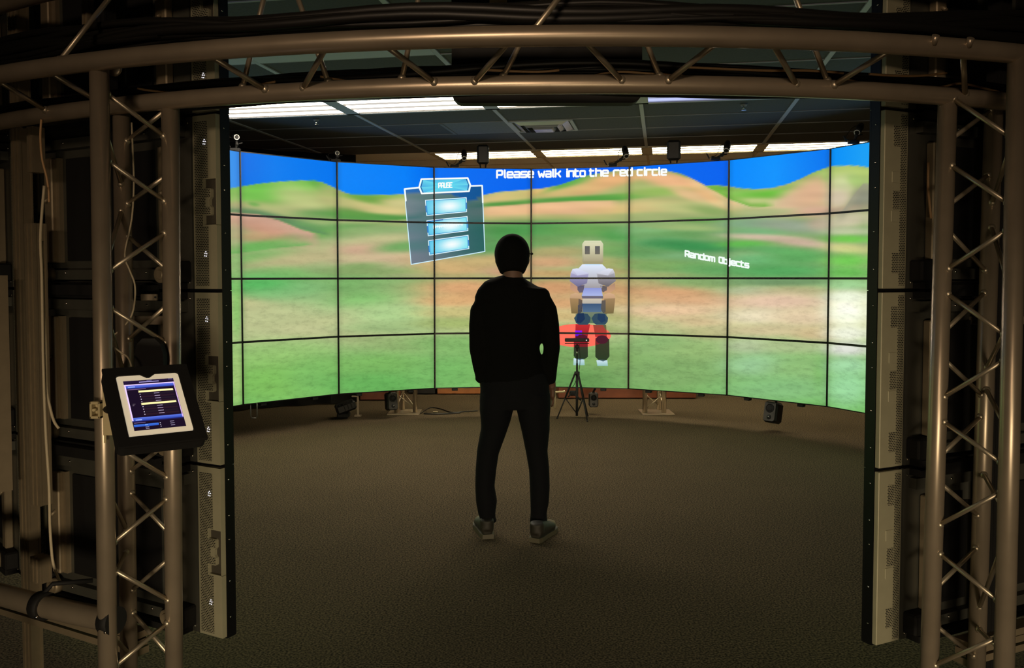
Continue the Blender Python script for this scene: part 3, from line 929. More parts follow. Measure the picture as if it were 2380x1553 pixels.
FP([(218, 1415), (342, 1435), (346, 1498), (214, 1498)], (206, 228, 240), (150, 196, 190), 1)
FP([(482, 1440), (610, 1440), (616, 1506), (494, 1506)], (206, 228, 240), (150, 196, 190), 1)
FP([(350, 1425), (282, 1436), (240, 1420)], (60, 90, 110), (70, 100, 120), 2)
FP([(500, 1432), (600, 1438), (560, 1455)], (70, 90, 100), (80, 110, 120), 3)
FP([(320, 870), (560, 870), (600, 900), (590, 1010), (245, 1010), (240, 905)], (120, 130, 110), (85, 115, 85), 1)
for c0 in (320, 523): gpoly(LY, [fg(*p) for p in [(c0 - 98, 950), (c0 - 60, 900), (c0 - 10, 893), (c0 + 60, 900), (c0 + 95, 945), (c0 + 90, 990), (c0 + 60, 1028), (c0 - 40, 1028), (c0 - 75, 1005)]], (48, 74, 92), 3)
gpoly(LY, [fg(*p) for p in [(262, 895), (335, 890), (350, 960), (300, 1010), (250, 1000)]], (26, 50, 84), 4)
gpoly(LY, [fg(*p) for p in [(500, 900), (580, 905), (590, 985), (540, 1005), (495, 960)]], (30, 58, 90), 4)
FP([(268, 800), (320, 770), (320, 870), (268, 905)], (60, 68, 96), (40, 56, 80), 4)
FP([(530, 790), (590, 790), (600, 905), (560, 890), (530, 850)], (70, 84, 104), (60, 76, 90), 2)
S1 = [(205, 378), (262, 370), (396, 428), (372, 545), (262, 585), (172, 518), (185, 420)]
A1 = [(182, 540), (262, 585), (345, 570), (325, 650), (240, 655), (176, 612)]
F1 = [(185, 672), (245, 655), (300, 672), (320, 740), (316, 875), (290, 900), (192, 895), (170, 720)]
FP(A1, (180, 140, 122), (205, 158, 120), 1)
FP(mir(A1), (170, 135, 112), (205, 158, 120), 1)
FP([(262, 575), (345, 565), (328, 650), (285, 655), (262, 620)], (88, 84, 110), (110, 98, 110), 2)
FP([(525, 570), (605, 580), (605, 625), (560, 650), (540, 630)], (96, 88, 90), (110, 98, 96), 2)
FP([(320, 322), (550, 322), (600, 372), (548, 600), (340, 600), (272, 372)], (226, 236, 255), (162, 156, 158), 2)
FP([(345, 320), (530, 320), (520, 335), (355, 335)], (200, 225, 250), (205, 230, 255), 3)
FP([(340, 598), (540, 598), (556, 690), (312, 690)], (140, 150, 215), (172, 184, 232), 3)
FP([(310, 690), (560, 690), (560, 722), (318, 722)], (112, 108, 128), (104, 98, 112), 3)
FP([(322, 722), (545, 722), (545, 780), (318, 780)], (205, 194, 176), (182, 176, 164), 3)
FP([(318, 780), (545, 780), (540, 880), (325, 880)], (58, 84, 120), (84, 112, 142), 3)
FP(F1, (212, 172, 134), (132, 112, 76), 2)
FP([(174, 718), (300, 724), (316, 875), (290, 900), (192, 895)], (168, 134, 92), (120, 104, 66), 3)
FP([(275, 724), (318, 740), (314, 875), (290, 900), (270, 895)], (110, 92, 80), (78, 80, 76), 4)
FP(mir(F1, 437), (216, 174, 138), (132, 112, 76), 2)
FP(mir([(174, 718), (300, 724), (316, 875), (290, 900), (192, 895)], 437), (160, 130, 92), (118, 104, 66), 3)
FP([(545, 745), (590, 740), (590, 880), (565, 890), (535, 845)], (96, 88, 84), (84, 84, 78), 4)
FP(S1, (222, 222, 244), (112, 108, 142), 4)
FP([(190, 425), (262, 455), (385, 440), (372, 545), (262, 585), (172, 518)], (172, 168, 204), (110, 106, 140), 5)
FP([(205, 378), (262, 370), (396, 428), (262, 452)], (222, 228, 246), (196, 196, 226), 5)
FP(mir(S1), (222, 222, 232), (104, 98, 100), 4)
FP(mir([(190, 425), (262, 455), (385, 440), (372, 545), (262, 585), (172, 518)]), (170, 168, 178), (104, 98, 102), 5)
FP(mir([(205, 378), (262, 370), (396, 428), (262, 452)]), (226, 230, 244), (200, 200, 214), 5)
FP([(318, 85), (345, 48), (535, 48), (562, 85), (562, 295), (545, 318), (335, 318), (318, 295)], (218, 220, 184), (160, 150, 116), 4)
FP([(335, 95), (365, 75), (520, 75), (546, 95), (546, 285), (335, 285)], (220, 218, 182), (172, 162, 132), 5)
FP([(348, 112), (406, 112), (406, 206), (348, 206)], (96, 96, 96), (110, 106, 96), 6)
FP([(466, 112), (524, 112), (524, 206), (466, 206)], (96, 96, 96), (110, 106, 96), 6)


def clip(poly, hw, hh):
    """Sutherland-Hodgman against the lit rectangle; items are (x, z, r, g, b)"""
    for ax, lim, sg in ((0, hw, 1), (0, -hw, -1), (1, hh, 1), (1, -hh, -1)):
        out = []
        for i in range(len(poly)):
            a, b = poly[i - 1], poly[i]
            ia, ib = sg * a[ax] <= sg * lim, sg * b[ax] <= sg * lim
            if ia != ib:
                t = (lim - a[ax]) / (b[ax] - a[ax])
                out.append(tuple(a[k] + (b[k] - a[k]) * t for k in range(5)))
            if ib: out.append(b)
        poly = out
        if not poly: return []
    return poly


FCACHE = {}


def graphics(f, row, O, ex, ey, zc, rootobj):
    camv = Vector((0, 0, CAM_Z))
    for li, (layer, polys) in enumerate(LAYERS.items()):
        V = []; F = []; C = []
        for pts, cs, lv in polys:
            key = (f, id(pts))
            if key not in FCACHE:
                L = []
                for (u, v) in pts:
                    d = ray(u, v)
                    t = (O - camv).dot(ey) / d.dot(ey)
                    p = camv + d * t
                    L.append(((p - O).dot(ex), p.z))
                FCACHE[key] = L
            q = [(x, z - zc, *c) for (x, z), c in zip(FCACHE[key], cs)]
            if min(a[0] for a in q) > AW / 2 or max(a[0] for a in q) < -AW / 2 or min(a[1] for a in q) > AH / 2 or max(a[1] for a in q) < -AH / 2: continue
            q = clip(q, AW / 2, AH / 2)
            if len(q) < 3: continue
            b = len(V)
            off = -.0006 * (lv + 1) - (.004 if layer == 'block_figure' else 0)
            V += [(a[0], off, a[1]) for a in q]
            C += [a[2:] for a in q]
            F.append(tuple(range(b, b + len(q))))
        if not F: continue
        me = bpy.data.meshes.new(layer)
        me.from_pydata(V, [], F)
        a = me.attributes.new('picture', 'FLOAT_COLOR', 'POINT')
        a.data.foreach_set('color', np.concatenate([to_lin(np.array(C, float)), np.ones((len(V), 1))], 1).astype(np.float32).ravel())
        me.materials.append(M['graphic'])
        nm = {'caption_text': 'caption_text', 'caption_text_small': 'caption_text'}.get(layer, layer)
        link(nm, me, rootobj, True)


# ------------------------------------------------------------------ displays
def rear_meshes(thick, back):
    """meshes of one display seen from behind, local coords: x along, +y outward, z up"""
    D = {}
    bz = MB()
    bz.box((0, .020, 0), (W - .003, .034, H))
    for sx, sz, x, z in ((W - .003, .0085, 0, H / 2 - .0055), (W - .003, .0085, 0, -H / 2 + .0055), (.0085, H - .003, W / 2 - .0055, 0), (.0085, H - .003, -W / 2 + .0055, 0)):
        bz.box((x, .001, z), (sx, .006, sz))
    D['bezel'] = bz.mesh('bezel', M['bezel'])
    hs = MB()
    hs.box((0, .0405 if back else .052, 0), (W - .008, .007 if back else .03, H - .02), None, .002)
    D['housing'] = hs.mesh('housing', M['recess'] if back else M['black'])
    return D


FAR = rear_meshes(.07, False)
NEAR = rear_meshes(.062, True)


def vent_mesh(side, notch):
    """raised slotted strip at one end of the back, with the stepped cut-outs"""
    mb = MB()
    e = side * (W / 2 - .003); i_ = side * (W / 2 - .106)
    y0, y1 = .037, .055
    h = H / 2 - .006
    if not notch:
        mb.box(((e + i_) / 2, (y0 + y1) / 2, 0), (abs(e - i_), y1 - y0, 2 * h), None, .002)
        for z in (.072, -.052): mb.box((side * (W / 2 - .052), y1 + .001, z), (.034, .003, .036), None, .001)
        return mb
    n, g = e - side * .058, e - side * .024
    q = side * .004
    prof = [(i_, -h), (e, -h), (e, -.073), (n, -.073), (n, -.043), (g - q, -.043), (g, -.039), (g, -.017), (g - q, -.013),
            (g - q * 2, -.008), (g - q * 2, .008), (g - q, .013), (g, .017), (g, .041), (g - q, .045), (n, .045), (n, .075), (e, .075), (e, h), (i_, h)]
    if side < 0: prof = prof[::-1]
    mb.prism(prof, (0, 0, 0), (1, 0, 0), (0, 0, 1), (0, 1, 0), y0, y1)
    mb.box((e - side * .0012, (y0 + y1) / 2, 0), (.0024, y1 - y0, .15))
    return mb


def vent_parts(side, notch):
    parts = []
    parts.append(('vent_cover', vent_mesh(side, notch).mesh('vent_cover', M['housing'])))
    mb = MB()
    D = lambda d: side * (W / 2 - d)
    yy = .0555
    if not notch:
        fields = [(D(.100), D(.073), -.272, .272), (D(.071), D(.042), .17, .237), (D(.071), D(.042), -.030, .030), (D(.071), D(.042), -.232, -.168)]
    else:
        fields = [(D(.098), D(.040), -.272, -.077), (D(.098), D(.064), -.077, -.041), (D(.098), D(.030), -.041, -.015), (D(.098), D(.052), -.015, .015), (D(.098), D(.030), .015, .043),
                  (D(.098), D(.064), .043, .079), (D(.098), D(.040), .079, .262)]
    for a, b, z0, z1 in fields:
        lo, hi = min(a, b), max(a, b)
        mb.box(((lo + hi) / 2, yy, (z0 + z1) / 2), (hi - lo, .0012, z1 - z0))
    parts.append(('vent_slots', mb.mesh('vent_slots', M['vent'])))
    mb = MB()
    zz = (-.170, .193) if notch else ()
    for z in zz:
        for dx, dz in ((0, .0095), (-.004, .003), (.004, .004), (-.002, -.005), (.005, -.004)):
            mb.box((D(.052) + dx, .0568, z + dz), (.0032, .0014, .0028), None, .0005)
    if zz: parts.append(('indicator_light', mb.mesh('indicator_light', M['led'])))
    return parts


VENTS = {}
for side in (-1, 1):
    for notch in (False, True): VENTS[(side, notch)] = vent_parts(side, notch)


def mid_parts():
    P = []

    def part(nm, mb, m): P.append((nm, mb.mesh(nm, M[m])))
    mb = MB()
    mb.box((0, .048, 0), (W - .23, .012, H - .012))
    mb.box((0, .066, .235), (W - .28, .03, .035)); mb.box((0, .066, -.235), (W - .28, .03, .035))
    part('back_plate', mb, 'steel_sheet')
    for s in (-1, 1):
        part('recess_panel', MB().box((s * .165, .057, .0), (.125, .012, .37)), 'soft_black')
        part('rail_cover', MB().box((0, .075, s * .272), (W - .28, .05, .022)), 'soft_black')
        part('mounting_bar', MB().box((s * .30, .070, .0), (.045, .03, .38), None, .004).box((s * .268, .062, 0), (.022, .016, .38)).cyl((s * .30, .075, .05), (s * .30, .1, .03), .006), 'alu_dull')
        part('levelling_knob', MB().cyl((s * .30, .080, -.235), (s * .30, .106, -.235), .030, .027, 20).cyl((s * .30, .104, -.235), (s * .30, .110, -.235), .018, .014, 16), 'alu_dull')
        part('mounting_block', MB().box((s * .355, .078, -.225), (.07, .05, .07), None, .006), 'soft_black')
        for z in (-.262, .262): part('screw', MB().ball((s * (W / 2 - .125), .058, z), .0042, 8), 'chrome')
        for z in (-.228, .238): part('screw', MB().ball((s * .21, .084, z), .0045, 8), 'chrome')
    return P


MID = mid_parts()
SIDE_SCREWS = MB()
for s in (-1, 1):
    for z in (-.22, -.1, .04, .12, .24):
        SIDE_SCREWS.ball((s * (W / 2 - .002), .022, z), .003, 8)
SIDE_SCREWS = SIDE_SCREWS.mesh('side_screw', M['chrome'])

ROWN = ['top row', 'second row', 'third row', 'bottom row']
COLN = {-5: 'column past the left doorway edge', -4: 'narrow column at the left doorway edge', -3: 'first full column from the left', -2: 'second full column from the left',
        -1: 'column behind the man', 0: 'column showing the block figure', 1: 'second full column from the right', 2: 'last full column on the right',
        3: 'narrow column at the right doorway edge', 4: 'column past the right doorway edge'}
SHOW = {(0, -4): 'blue sky', (0, -3): 'a green hill', (0, -2): 'sky over a tan valley', (0, -1): 'the pause menu top and first words', (0, 0): 'words into the red over a hill',
        (0, 1): 'the word circle and an orange slope', (0, 2): 'sky and a pink hill', (0, 3): 'the hill crest'}
for f in (-9, -8, -5, -4, -3, -2, -1, 0, 1, 2, 3, 4, 8):
    near = f in (-9, -8, 8)
    th, O, ex, ey = facet(f, -.03 if near else 0)
    if near:
        door = 1 if f == 8 else -1
        door = 1 if abs((O + ex * .5).x - RC.x) < abs((O - ex * .5).x - RC.x) else -1
        O = O - ex * (door * (.050 if f == -8 else .023))
    for r in range(4):
        zc = Z_BOT + H * (3.5 - r) * (.98 if near else 1)
        if near:
            side = {-9: 'the column left of the doorway', -8: 'the far left column behind the truss post', 8: 'the column right of the doorway'}[f]
            lab = 'rear of display, %s of four, %s' % (('topmost', 'second', 'third', 'lowest')[r], side)
        else:
            lab = 'lit display, %s, %s' % (ROWN[r], COLN[f])
        t = root('display_panel', (O.x, O.y, zc), lab, 'video display', 'displays of the curved video wall', -th)
        if near: t.scale = (.998, 1, .98)
        nx, ny = (72, 42) if -4 <= f <= 3 else (48, 28) if f in (-5, 4) else (12, 7)
        link('lit_screen', screen_mesh(O, ex, zc, nx, ny), t, True)
        for k, me in (NEAR if near else FAR).items(): link(k, me, t, True)
        if not near:
            if -4 <= f <= 3: graphics(f, r, O, ex, ey, zc, t)
        else:
            # f=-9: seen from inside, the doorway edge is at local -x or +x
            for s in (-1, 1):
                notch = f in (-9, -8)
                for nm, me in VENTS[(s, notch)]:
                    if nm == 'indicator_light' and f == -8: continue
                    link(nm, me, t, True)
            for nm, me in MID: link(nm, me, t, True)
            link('side_screw', SIDE_SCREWS, t, True)

# small black tabs under the bottom row
for f in range(-3, 3):
    th, O, ex, ey = facet(f)
    for x in (-.3, .25):
        c = O + ex * x + ey * .03; c.z = Z_BOT - .014
        t = MB().box((0, 0, 0), (.06, .05, .028), None, .004).box((0, .02, .01), (.03, .03, .03)).build('mounting_tab', M['black'])
        t.location = c; t.rotation_euler.z = -th
        tag(t, 'small black tab under the %s half of the %s' % ('left' if x < 0 else 'right', COLN[f]), 'bracket', 'tabs under the video wall')

# ------------------------------------------------------------------ frames behind the near columns
def extrusion(mb, p0, p1, w_, d_, ex, ey):
    """slotted aluminium profile: a core with four corner ribs"""
    p0, p1 = Vector(p0), Vector(p1)
    t = (p1 - p0)
    L = t.length; t.normalize()
    ex, ey = Vector(ex), Vector(ey)
    c = (p0 + p1) / 2
    R = Matrix((ex, ey, t)).transposed()
    mb.box(c, (w_ * .8, d_ * .8, L), R)
    n = max(2, round(w_ / .022))
    for k in range(n):
        x = (-.5 + (k + .5) / n) * w_
        for s in (-1, 1):
            mb.box(c + ex * x + ey * (s * d_ * .42), (w_ / n * .55, d_ * .16, L), R)
    return mb


RB = lambda ex, ey: Matrix((ex, ey, Vector((0, 0, 1)))).transposed()
for f, lab in ((-9, 'left'), (8, 'right'), (-8, 'far left')):
    th, O, ex, ey = facet(f, -.03)
    door = 1 if abs((O + ex * .5).x - RC.x) < abs((O - ex * .5).x - RC.x) else -1
    t = root('support_frame', (O.x + ey.x * .2, O.y + ey.y * .2, 0), 'slotted aluminium frame carrying the %s column of displays' % lab, 'frame', 'frames behind the displays')
    P = lambda x, y, z: O + ex * x + ey * y + Vector((0, 0, z))
    ups = (-door * .36, door * .1)
    for x in ups:
        extrusion(MB(), P(x, .155, .06), P(x, .155, 2.62), .06, .045, ex, ey).build('upright', M['soft_black'] if x == ups[1] else M['alu_dull'], t)
        MB().cyl(P(x, .155, 0), P(x, .155, .012), .05).cyl(P(x, .155, .01), P(x, .155, .08), .012).build('foot', M['black'], t)
    mb = MB()
    for k in range(3):
        mb.box(P(-door * .13, .175, .262 + k * .028), (.76, .05 - .012 * (k % 2), .022), RB(ex, ey))
    mb.build('bottom_rail', M['alu_dull'], t)
    for r in range(1, 4):
        MB().box(P(-door * .08, .118, Z_BOT + H * r * .98), (.70, .03, .035), RB(ex, ey)).build('cross_rail', M['soft_black'], t)


def duct(u0, u1, v0, v1, Y, f, lab):
    th, O, ex, ey = facet(f)
    a = at((u0 + u1) / 2, v0, Y); b = at((u0 + u1) / 2, v1, Y)
    w_ = (u1 - u0) / FPX * Y
    b.x = a.x
    d = extrusion(MB(), b, a, w_, .045, ex, ey).build('cable_duct', M['alu_dull'])
    tag(d, lab, 'cable duct', 'metal ducts behind the displays')


duct(69, 96, 296, 402, 2.93, -9, 'short ribbed metal duct at upper left behind the hanging tan cable')
duct(60, 104, 520, 1172, 2.93, -9, 'tall ribbed metal duct at left behind the long white cable')
duct(74, 116, 1292, 1352, 2.95, -9, 'shortest ribbed metal duct low at left above the bottom rail')
duct(196, 222, -60, 60, 2.85, -9, 'ribbed metal duct at the top left above the ring truss')
duct(-20, 14, 640, 1140, 2.9, -8, 'ribbed metal duct at the left edge of the view')
duct(2134, 2168, 242, 377, 2.86, 8, 'upper ribbed metal duct right of the doorway with cables below it')
duct(2127, 2170, 508, 1246, 2.79, 8, 'tall ribbed metal duct right of the doorway beside the truss post')
duct(2119, 2150, 1382, 1474, 2.84, 8, 'short ribbed metal duct low right of the doorway')
duct(2166, 2220, -70, 44, 2.9, 8, 'pale ribbed metal duct at the top right above the ring truss')

# ------------------------------------------------------------------ near truss posts
NEAR_TOP = 2.0


class Tube:
    def __init__(s, top, bot, Y):
        s.a = at(*top, Y); s.b = at(*bot, Y); s.Y = Y

    def x(s, z):
        k = (z - s.a.z) / (s.b.z - s.a.z)
        return s.a.x + (s.b.x - s.a.x) * k

    def y(s, v):
        """point of the axis at picture row v"""
        z = at(s.a.x / s.Y * FPX + CX, v, s.Y).z
        return Vector((s.x(z), s.Y, z))

    def z(s, z):
        return Vector((s.x(z), s.Y, z))


def weld(mb, p, r=.016):
    mb.ball(p, r, 8)


def truss_post(tubes, heights, faces, label, group):
    base = tubes[0].z(0)
    t = root('truss_post', (base.x, base.y, 0), label, 'truss', group)
    for tb, top in zip(tubes, heights):
        MB().path([tb.z(.012), tb.z(top)], .0254, 28).build('post_tube', M['alu'], t)
    mb = MB()
    c = sum((tb.z(0) for tb in tubes), Vector()) / 3
    mb.box((c.x, c.y, .006), (.42, .42, .012), None, .002)
    mb.build('base_plate', M['alu'], t)
    for A, B, segs in faces:
        for va, vb in segs:
            p, q = A.y(va), B.y(vb)
            d = (q - p).normalized()
            mb = MB().path([p + d * .02, q - d * .02], .0065, 12)
            mb.ball(p + d * .024, .012, 8); mb.ball(q - d * .024, .012, 8)
            mb.build('brace_rod', M['alu_rod'], t)
    return t


L1 = Tube((231, 200), (251, 1550), 2.36); L2 = Tube((396, 240), (405, 1550), 2.53); L3 = Tube((283, 300), (300, 1550), 2.62)
R1 = Tube((2202, 250), (2160, 1550), 2.48); R2 = Tube((2366, 150), (2335, 1500), 2.28); R3 = Tube((2310, 250), (2270, 1530), 2.62)
Z_OUT, Z_IN = 2.055, 1.985
post = truss_post([L1, L2, L3], [Z_OUT, Z_IN, Z_IN],
           [(L1, L2, [(205, 328), (362, 478), (640, 532), (705, 805), (960, 850), (1022, 1117), (1275, 1148), (1315, 1402), (1562, 1436), (1610, 1720), (1850, 1760), (1900, 2000)]),
            (L3, L2, [(337, 247), (482, 400), (540, 635), (797, 700), (850, 960), (1103, 1020), (1135, 1250), (1380, 1290), (1412, 1536), (1660, 1580), (1700, 1830)]),
            (L1, L3, [(260, 440), (640, 480), (700, 880), (1078, 930), (1130, 1236), (1376, 1275), (1465, 1520), (1800, 1560)])],
           'three-tube aluminium truss post left of the doorway carrying the tablet', 'truss posts beside the doorway')
truss_post([R1, R2, R3], [Z_IN, Z_OUT, Z_IN],
           [(R1, R2, [(221, 327), (376, 482), (634, 524), (673, 789), (931, 828), (970, 1088), (1227, 1135), (1275, 1410), (1552, 1475), (1600, 1760), (1850, 1800)]),
            (R1, R3, [(332, 250), (485, 400), (525, 637), (780, 672), (825, 925), (1070, 960), (1113, 1205), (1377, 1265), (1445, 1530), (1700, 1580)]),
            (R2, R3, [(300, 480), (690, 520), (740, 860), (1010, 900), (1200, 1098), (1240, 1420), (1520, 1460), (1700, 1700)])],
           'three-tube aluminium truss post right of the doorway', 'truss posts beside the doorway')

# ------------------------------------------------------------------ ring truss over the doorway
RO, RI = 3.71, 3.50
t = root('ring_truss', ring(RO, 0, Z_OUT), 'curved aluminium ring truss running over the doorway from edge to edge', 'truss')
angs = [x for x in np.arange(-66, 66.1, 1.5)]
for nm, r, z in (('outer_chord', RO, Z_OUT), ('lower_chord', RI, Z_IN), ('upper_chord', 3.5, 2.36)):
    MB().path([ring(r, a, z) for a in angs], .0254, 24).build(nm, M['alu'], t)


def rod_between(p, q, r=.0075):
    d = (q - p).normalized()
    mb = MB().path([p + d * .018, q - d * .018], r, 12)
    mb.ball(q - d * .024, .013, 8); mb.ball(p + d * .024, .013, 8)
    mb.build('brace_rod', M['alu_rod'], t)


for uo, ui in ((-150, -60), (100, 250), (470, 632), (765, 700), (880, 1022), (1195, 1095), (1348, 1453), (1683, 1540), (1788, 1855), (2090, 1922), (2237, 2243), (2480, 2330), (-20, 120)):
    rod_between(ring(RO, ring_angle(uo, RO), Z_OUT), ring(RI, ring_angle(ui, RI), Z_IN))
for ua, ub in ((640, 560), (660, 770), (1000, 930), (1330, 1160), (1410, 1540), (1800, 1930)):
    rod_between(ring(3.5, ring_angle(ua, 3.5), 2.36), ring(RI, ring_angle(ub, RI), Z_IN))
for ua, ub in ((300, 130), (1400, 1230)):
    rod_between(ring(3.5, ring_angle(ua, 3.5), 2.36), ring(RO, ring_angle(ub, RO), Z_OUT))
# small clamp knobs on the outer chord at right, and the flange plate at left
for u in (2158, 2238):
    p = ring(RO + .0, ring_angle(u, RO), Z_OUT)
    MB().cyl(p + Vector((0, -.02, .0)), p + Vector((0, -.034, .018)), .009).build('clamp_bolt', M['alu'], t)
p = at(266, 158, 2.42)
MB().ball(p, (.022, .006, .024), 14).build('clamp_plate', M['alu'], t)

# cables lying in the ring truss
mb = MB()
strand = random.Random(3)
for k in range(46):
    ph = strand.uniform(0, 6.28); fq = strand.uniform(.10, .22)
    r0 = strand.uniform(3.335, 3.455); z0 = strand.uniform(1.998, 2.040)
    pts = []
    for a in np.arange(-62, 62, 1.6):
        sag = .012 * math.sin(a * fq + ph)
        pts.append(ring(r0 + .015 * math.sin(a * .09 + ph * 2), a, z0 + sag * .8 + .006 * math.sin(a * .35 + ph)))
    mb.path(pts, strand.choice([.006, .008, .011]), 6)
o = mb.build('cable_bundle', M['cable_black'])
tag(o, 'thick loom of black cables lying on the lower tubes of the ring truss', 'cables', None, 'stuff')
mb = MB()
for k in range(44):
    ph = strand.uniform(0, 6.28)
    r0 = strand.uniform(3.44, 3.56); z0 = strand.uniform(2.143, 2.176)
    pts = []
    for a in np.arange(-62, 62, 1.6):
        edge = .05 * min(1, max(0, abs(a) - 14) / 8)
        pts.append(ring(r0 + .015 * math.sin(a * .11 + ph * 2), a, z0 + edge * (k % 4) / 3 + .007 * math.sin(a * .23 + ph) + .006 * math.sin(a * .5 + ph)))
    mb.path(pts, strand.choice([.008, .011, .014]), 6)
o = mb.build('cable_bundle', M['cable_black'])
tag(o, 'second loom of black cables along the top of the ring truss', 'cables', None, 'stuff')
CABS = [([(320, 206), (360, 212), (420, 218), (480, 217), (540, 205), (600, 197), (640, 190)], 2.50, 'tan cable sagging on the ring truss above the left post'),
        ([(745, 178), (790, 186), (830, 191), (880, 190), (960, 186), (1040, 180)], 2.46, 'tan cable loop on the ring truss left of the monitor'),
        ([(1120, 162), (1180, 165), (1250, 167), (1300, 163)], 2.44, 'short tan cable inside the ring truss in front of the monitor'),
        ([(1215, 190), (1290, 188), (1360, 180), (1410, 170), (1450, 167), (1520, 172), (1580, 176), (1660, 186), (1760, 187)], 2.36, 'long tan cable curving over the ring truss right of the monitor'),
        ([(1590, 156), (1680, 160), (1780, 164), (1880, 164), (1960, 170)], 2.40, 'thin tan cable high inside the ring truss on the right'),
        ([(1955, 183), (2020, 196), (2080, 205), (2140, 208), (2190, 202), (2232, 194), (2290, 206), (2345, 220)], 2.42, 'tan cable sagging at the top of the right truss post'),
        ([(2020, 172), (2080, 176), (2140, 176), (2200, 170)], 2.48, 'thin tan cable behind the sagging one at right')]
for pts, Y, lab in CABS:
    P = [at(u, v, ring(3.478, ring_angle(u, 3.478), 2).y) for u, v in pts]
    Q = []
    for i in range(len(P) - 1):
        for k in range(4):
            s_ = k / 4
            p0, p1, p2, p3 = P[max(i - 1, 0)], P[i], P[i + 1], P[min(i + 2, len(P) - 1)]
            Q.append(.5 * ((2 * p1) + (p2 - p0) * s_ + (2 * p0 - 5 * p1 + 4 * p2 - p3) * s_ ** 2 + (3 * p1 - p0 - 3 * p2 + p3) * s_ ** 3))
    Q.append(P[-1])
    o = MB().path(Q, .0035, 8).build('cable', M['cable_tan'])
    tag(o, lab, 'cable', 'tan cables in the ring truss')

# base ring at lower left
t = root('base_ring', ring(RO, -45, .5), 'thick curved base tube low on the left with black clamps', 'truss')
RBS = RO - .03
a1 = ring_angle(246, RBS)
brk = [ring_angle(214, RO), ring_angle(50, RO)]
MB().path([ring(RBS, a, .51) for a in np.arange(-66, a1, 1.0)] + [ring(RBS, a1, .51)], .032, 28).build('ring_tube', M['alu'], t)
for a in brk:
    p = ring(RBS, a, .51); q = ring(RBS, a + .8, .51); d = (q - p).normalized()
    mb = MB().path([p - d * .018, p + d * .018], .040, 20)
    side = Vector((0, 0, 1)).cross(d)
    inner = ring(RO - .14, a + 1.2, .56)
    if a != brk[0]: mb.path([p + Vector((0, 0, .03)), p + Vector((0, 0, .05)) + (inner - p) * .2, inner], .007, 8)
    mb.build('ring_clamp', M['soft_black'], t)
    mb = MB().ball(p - Vector((0, .036, .02)), .005, 8)
    mb.build('clamp_bolt', M['chrome'], t)
for a in (-52, -34, -27):
    MB().cyl(ring(RO, a, 0), ring(RO, a, .5), .02).cyl(ring(RO, a, 0), ring(RO, a, .012), .06).build('ring_leg', M['soft_black'], t)

# cables hanging on the near left frame
def spline(P, n=5):
    Q = []
    for i in range(len(P) - 1):
        p0, p1, p2, p3 = P[max(i - 1, 0)], P[i], P[i + 1], P[min(i + 2, len(P) - 1)]
        for k in range(n):
            s_ = k / n
            Q.append(.5 * ((2 * p1) + (p2 - p0) * s_ + (2 * p0 - 5 * p1 + 4 * p2 - p3) * s_ ** 2 + (3 * p1 - p0 - 3 * p2 + p3) * s_ ** 3))
    return Q + [P[-1]]


for pts, Y, r, m_, lab in (
    ([(96, 278), (94, 320), (98, 370), (108, 410), (113, 445), (114, 470)], 2.70, .0035, 'cable_tan', 'thin tan cable hanging at the upper left behind the posts'),
    ([(103, 432), (97, 500), (94, 560), (97, 640), (99, 760), (101, 860), (106, 1000), (114, 1130), (116, 1220), (122, 1300), (132, 1335), (141, 1355)], 2.68, .0045, 'cable_white', 'long white cable hanging down the left frame to the bottom rail'),
    ([(98, 560), (101, 700), (106, 800), (108, 900), (117, 950), (126, 980), (137, 996)], 2.70, .0045, 'cable_white', 'second white cable ending beside the metal plate on the left'),
    ([(277, 400), (273, 470), (280, 560), (287, 640), (286, 672)], 2.66, .007, 'cable_black', 'black cable with plug running down inside the left post'),
    ([(306, 285), (309, 360), (311, 430), (306, 510), (290, 590), (300, 625), (313, 660), (313, 700), (305, 735), (285, 762), (266, 778)], 2.60, .0028, 'cable_white', 'thin white cable winding down the middle of the left post'),
    ([(266, 808), (282, 820), (298, 832), (306, 852)], 2.40, .0026, 'cable_white', 'thin white cable end curling behind the tablet case'),
    ([(2158, 378), (2157, 430), (2160, 470), (2164, 508)], 2.72, .004, 'cable_tan', 'tan cable between the ducts right of the doorway'),
    ([(2172, 375), (2171, 440), (2176, 500)], 2.74, .004, 'cable_tan', 'second tan cable between the ducts behind the right post'),
    ([(2102, 1228), (2094, 1260), (2088, 1290), (2084, 1292)], 2.80, .004, 'cable_white', 'short white cable loop beside the right display rear')):
    o = MB().path(spline([at(u, v, Y) for u, v in pts]), r, 8).build('cable', M[m_])
    tag(o, lab, 'cable')
    if 'plug' in lab:
        MB().path([at(286, 655, 2.66), at(286, 672, 2.66)], [.010, .010], 10).build('plug', M['soft_black'], o)

# ------------------------------------------------------------------ hanging monitor over the doorway
YM = 2.74
a, b = at(1050, 240, YM), at(1492, 240, YM)
cxm = (a.x + b.x) / 2; wm = b.x - a.x; zb = a.z; ht = .44
t = root('monitor', (cxm, YM, zb), 'black monitor with rounded lower corners hanging above the doorway', 'monitor')
prof = []
rr = .035
for cx_, cz_, a0 in ((wm / 2 - rr, rr, -90), (wm / 2 - rr, ht - rr, 0), (-wm / 2 + rr, ht - rr, 90), (-wm / 2 + rr, rr, 180)):
    for k in range(7):
        an = math.radians(a0 + 15 * k); prof.append((cx_ + rr * math.cos(an), cz_ + rr * math.sin(an)))
MB().prism(prof, (cxm, YM, zb), (1, 0, 0), (0, 0, 1), (0, 1, 0), 0, .05).build('monitor_case', M['soft_black'], t)
MB().prism([(x * .96, .01 + z * .96) for x, z in prof], (cxm, YM, zb), (1, 0, 0), (0, 0, 1), (0, 1, 0), .0501, .053).build('monitor_glass', M['bezel'], t)
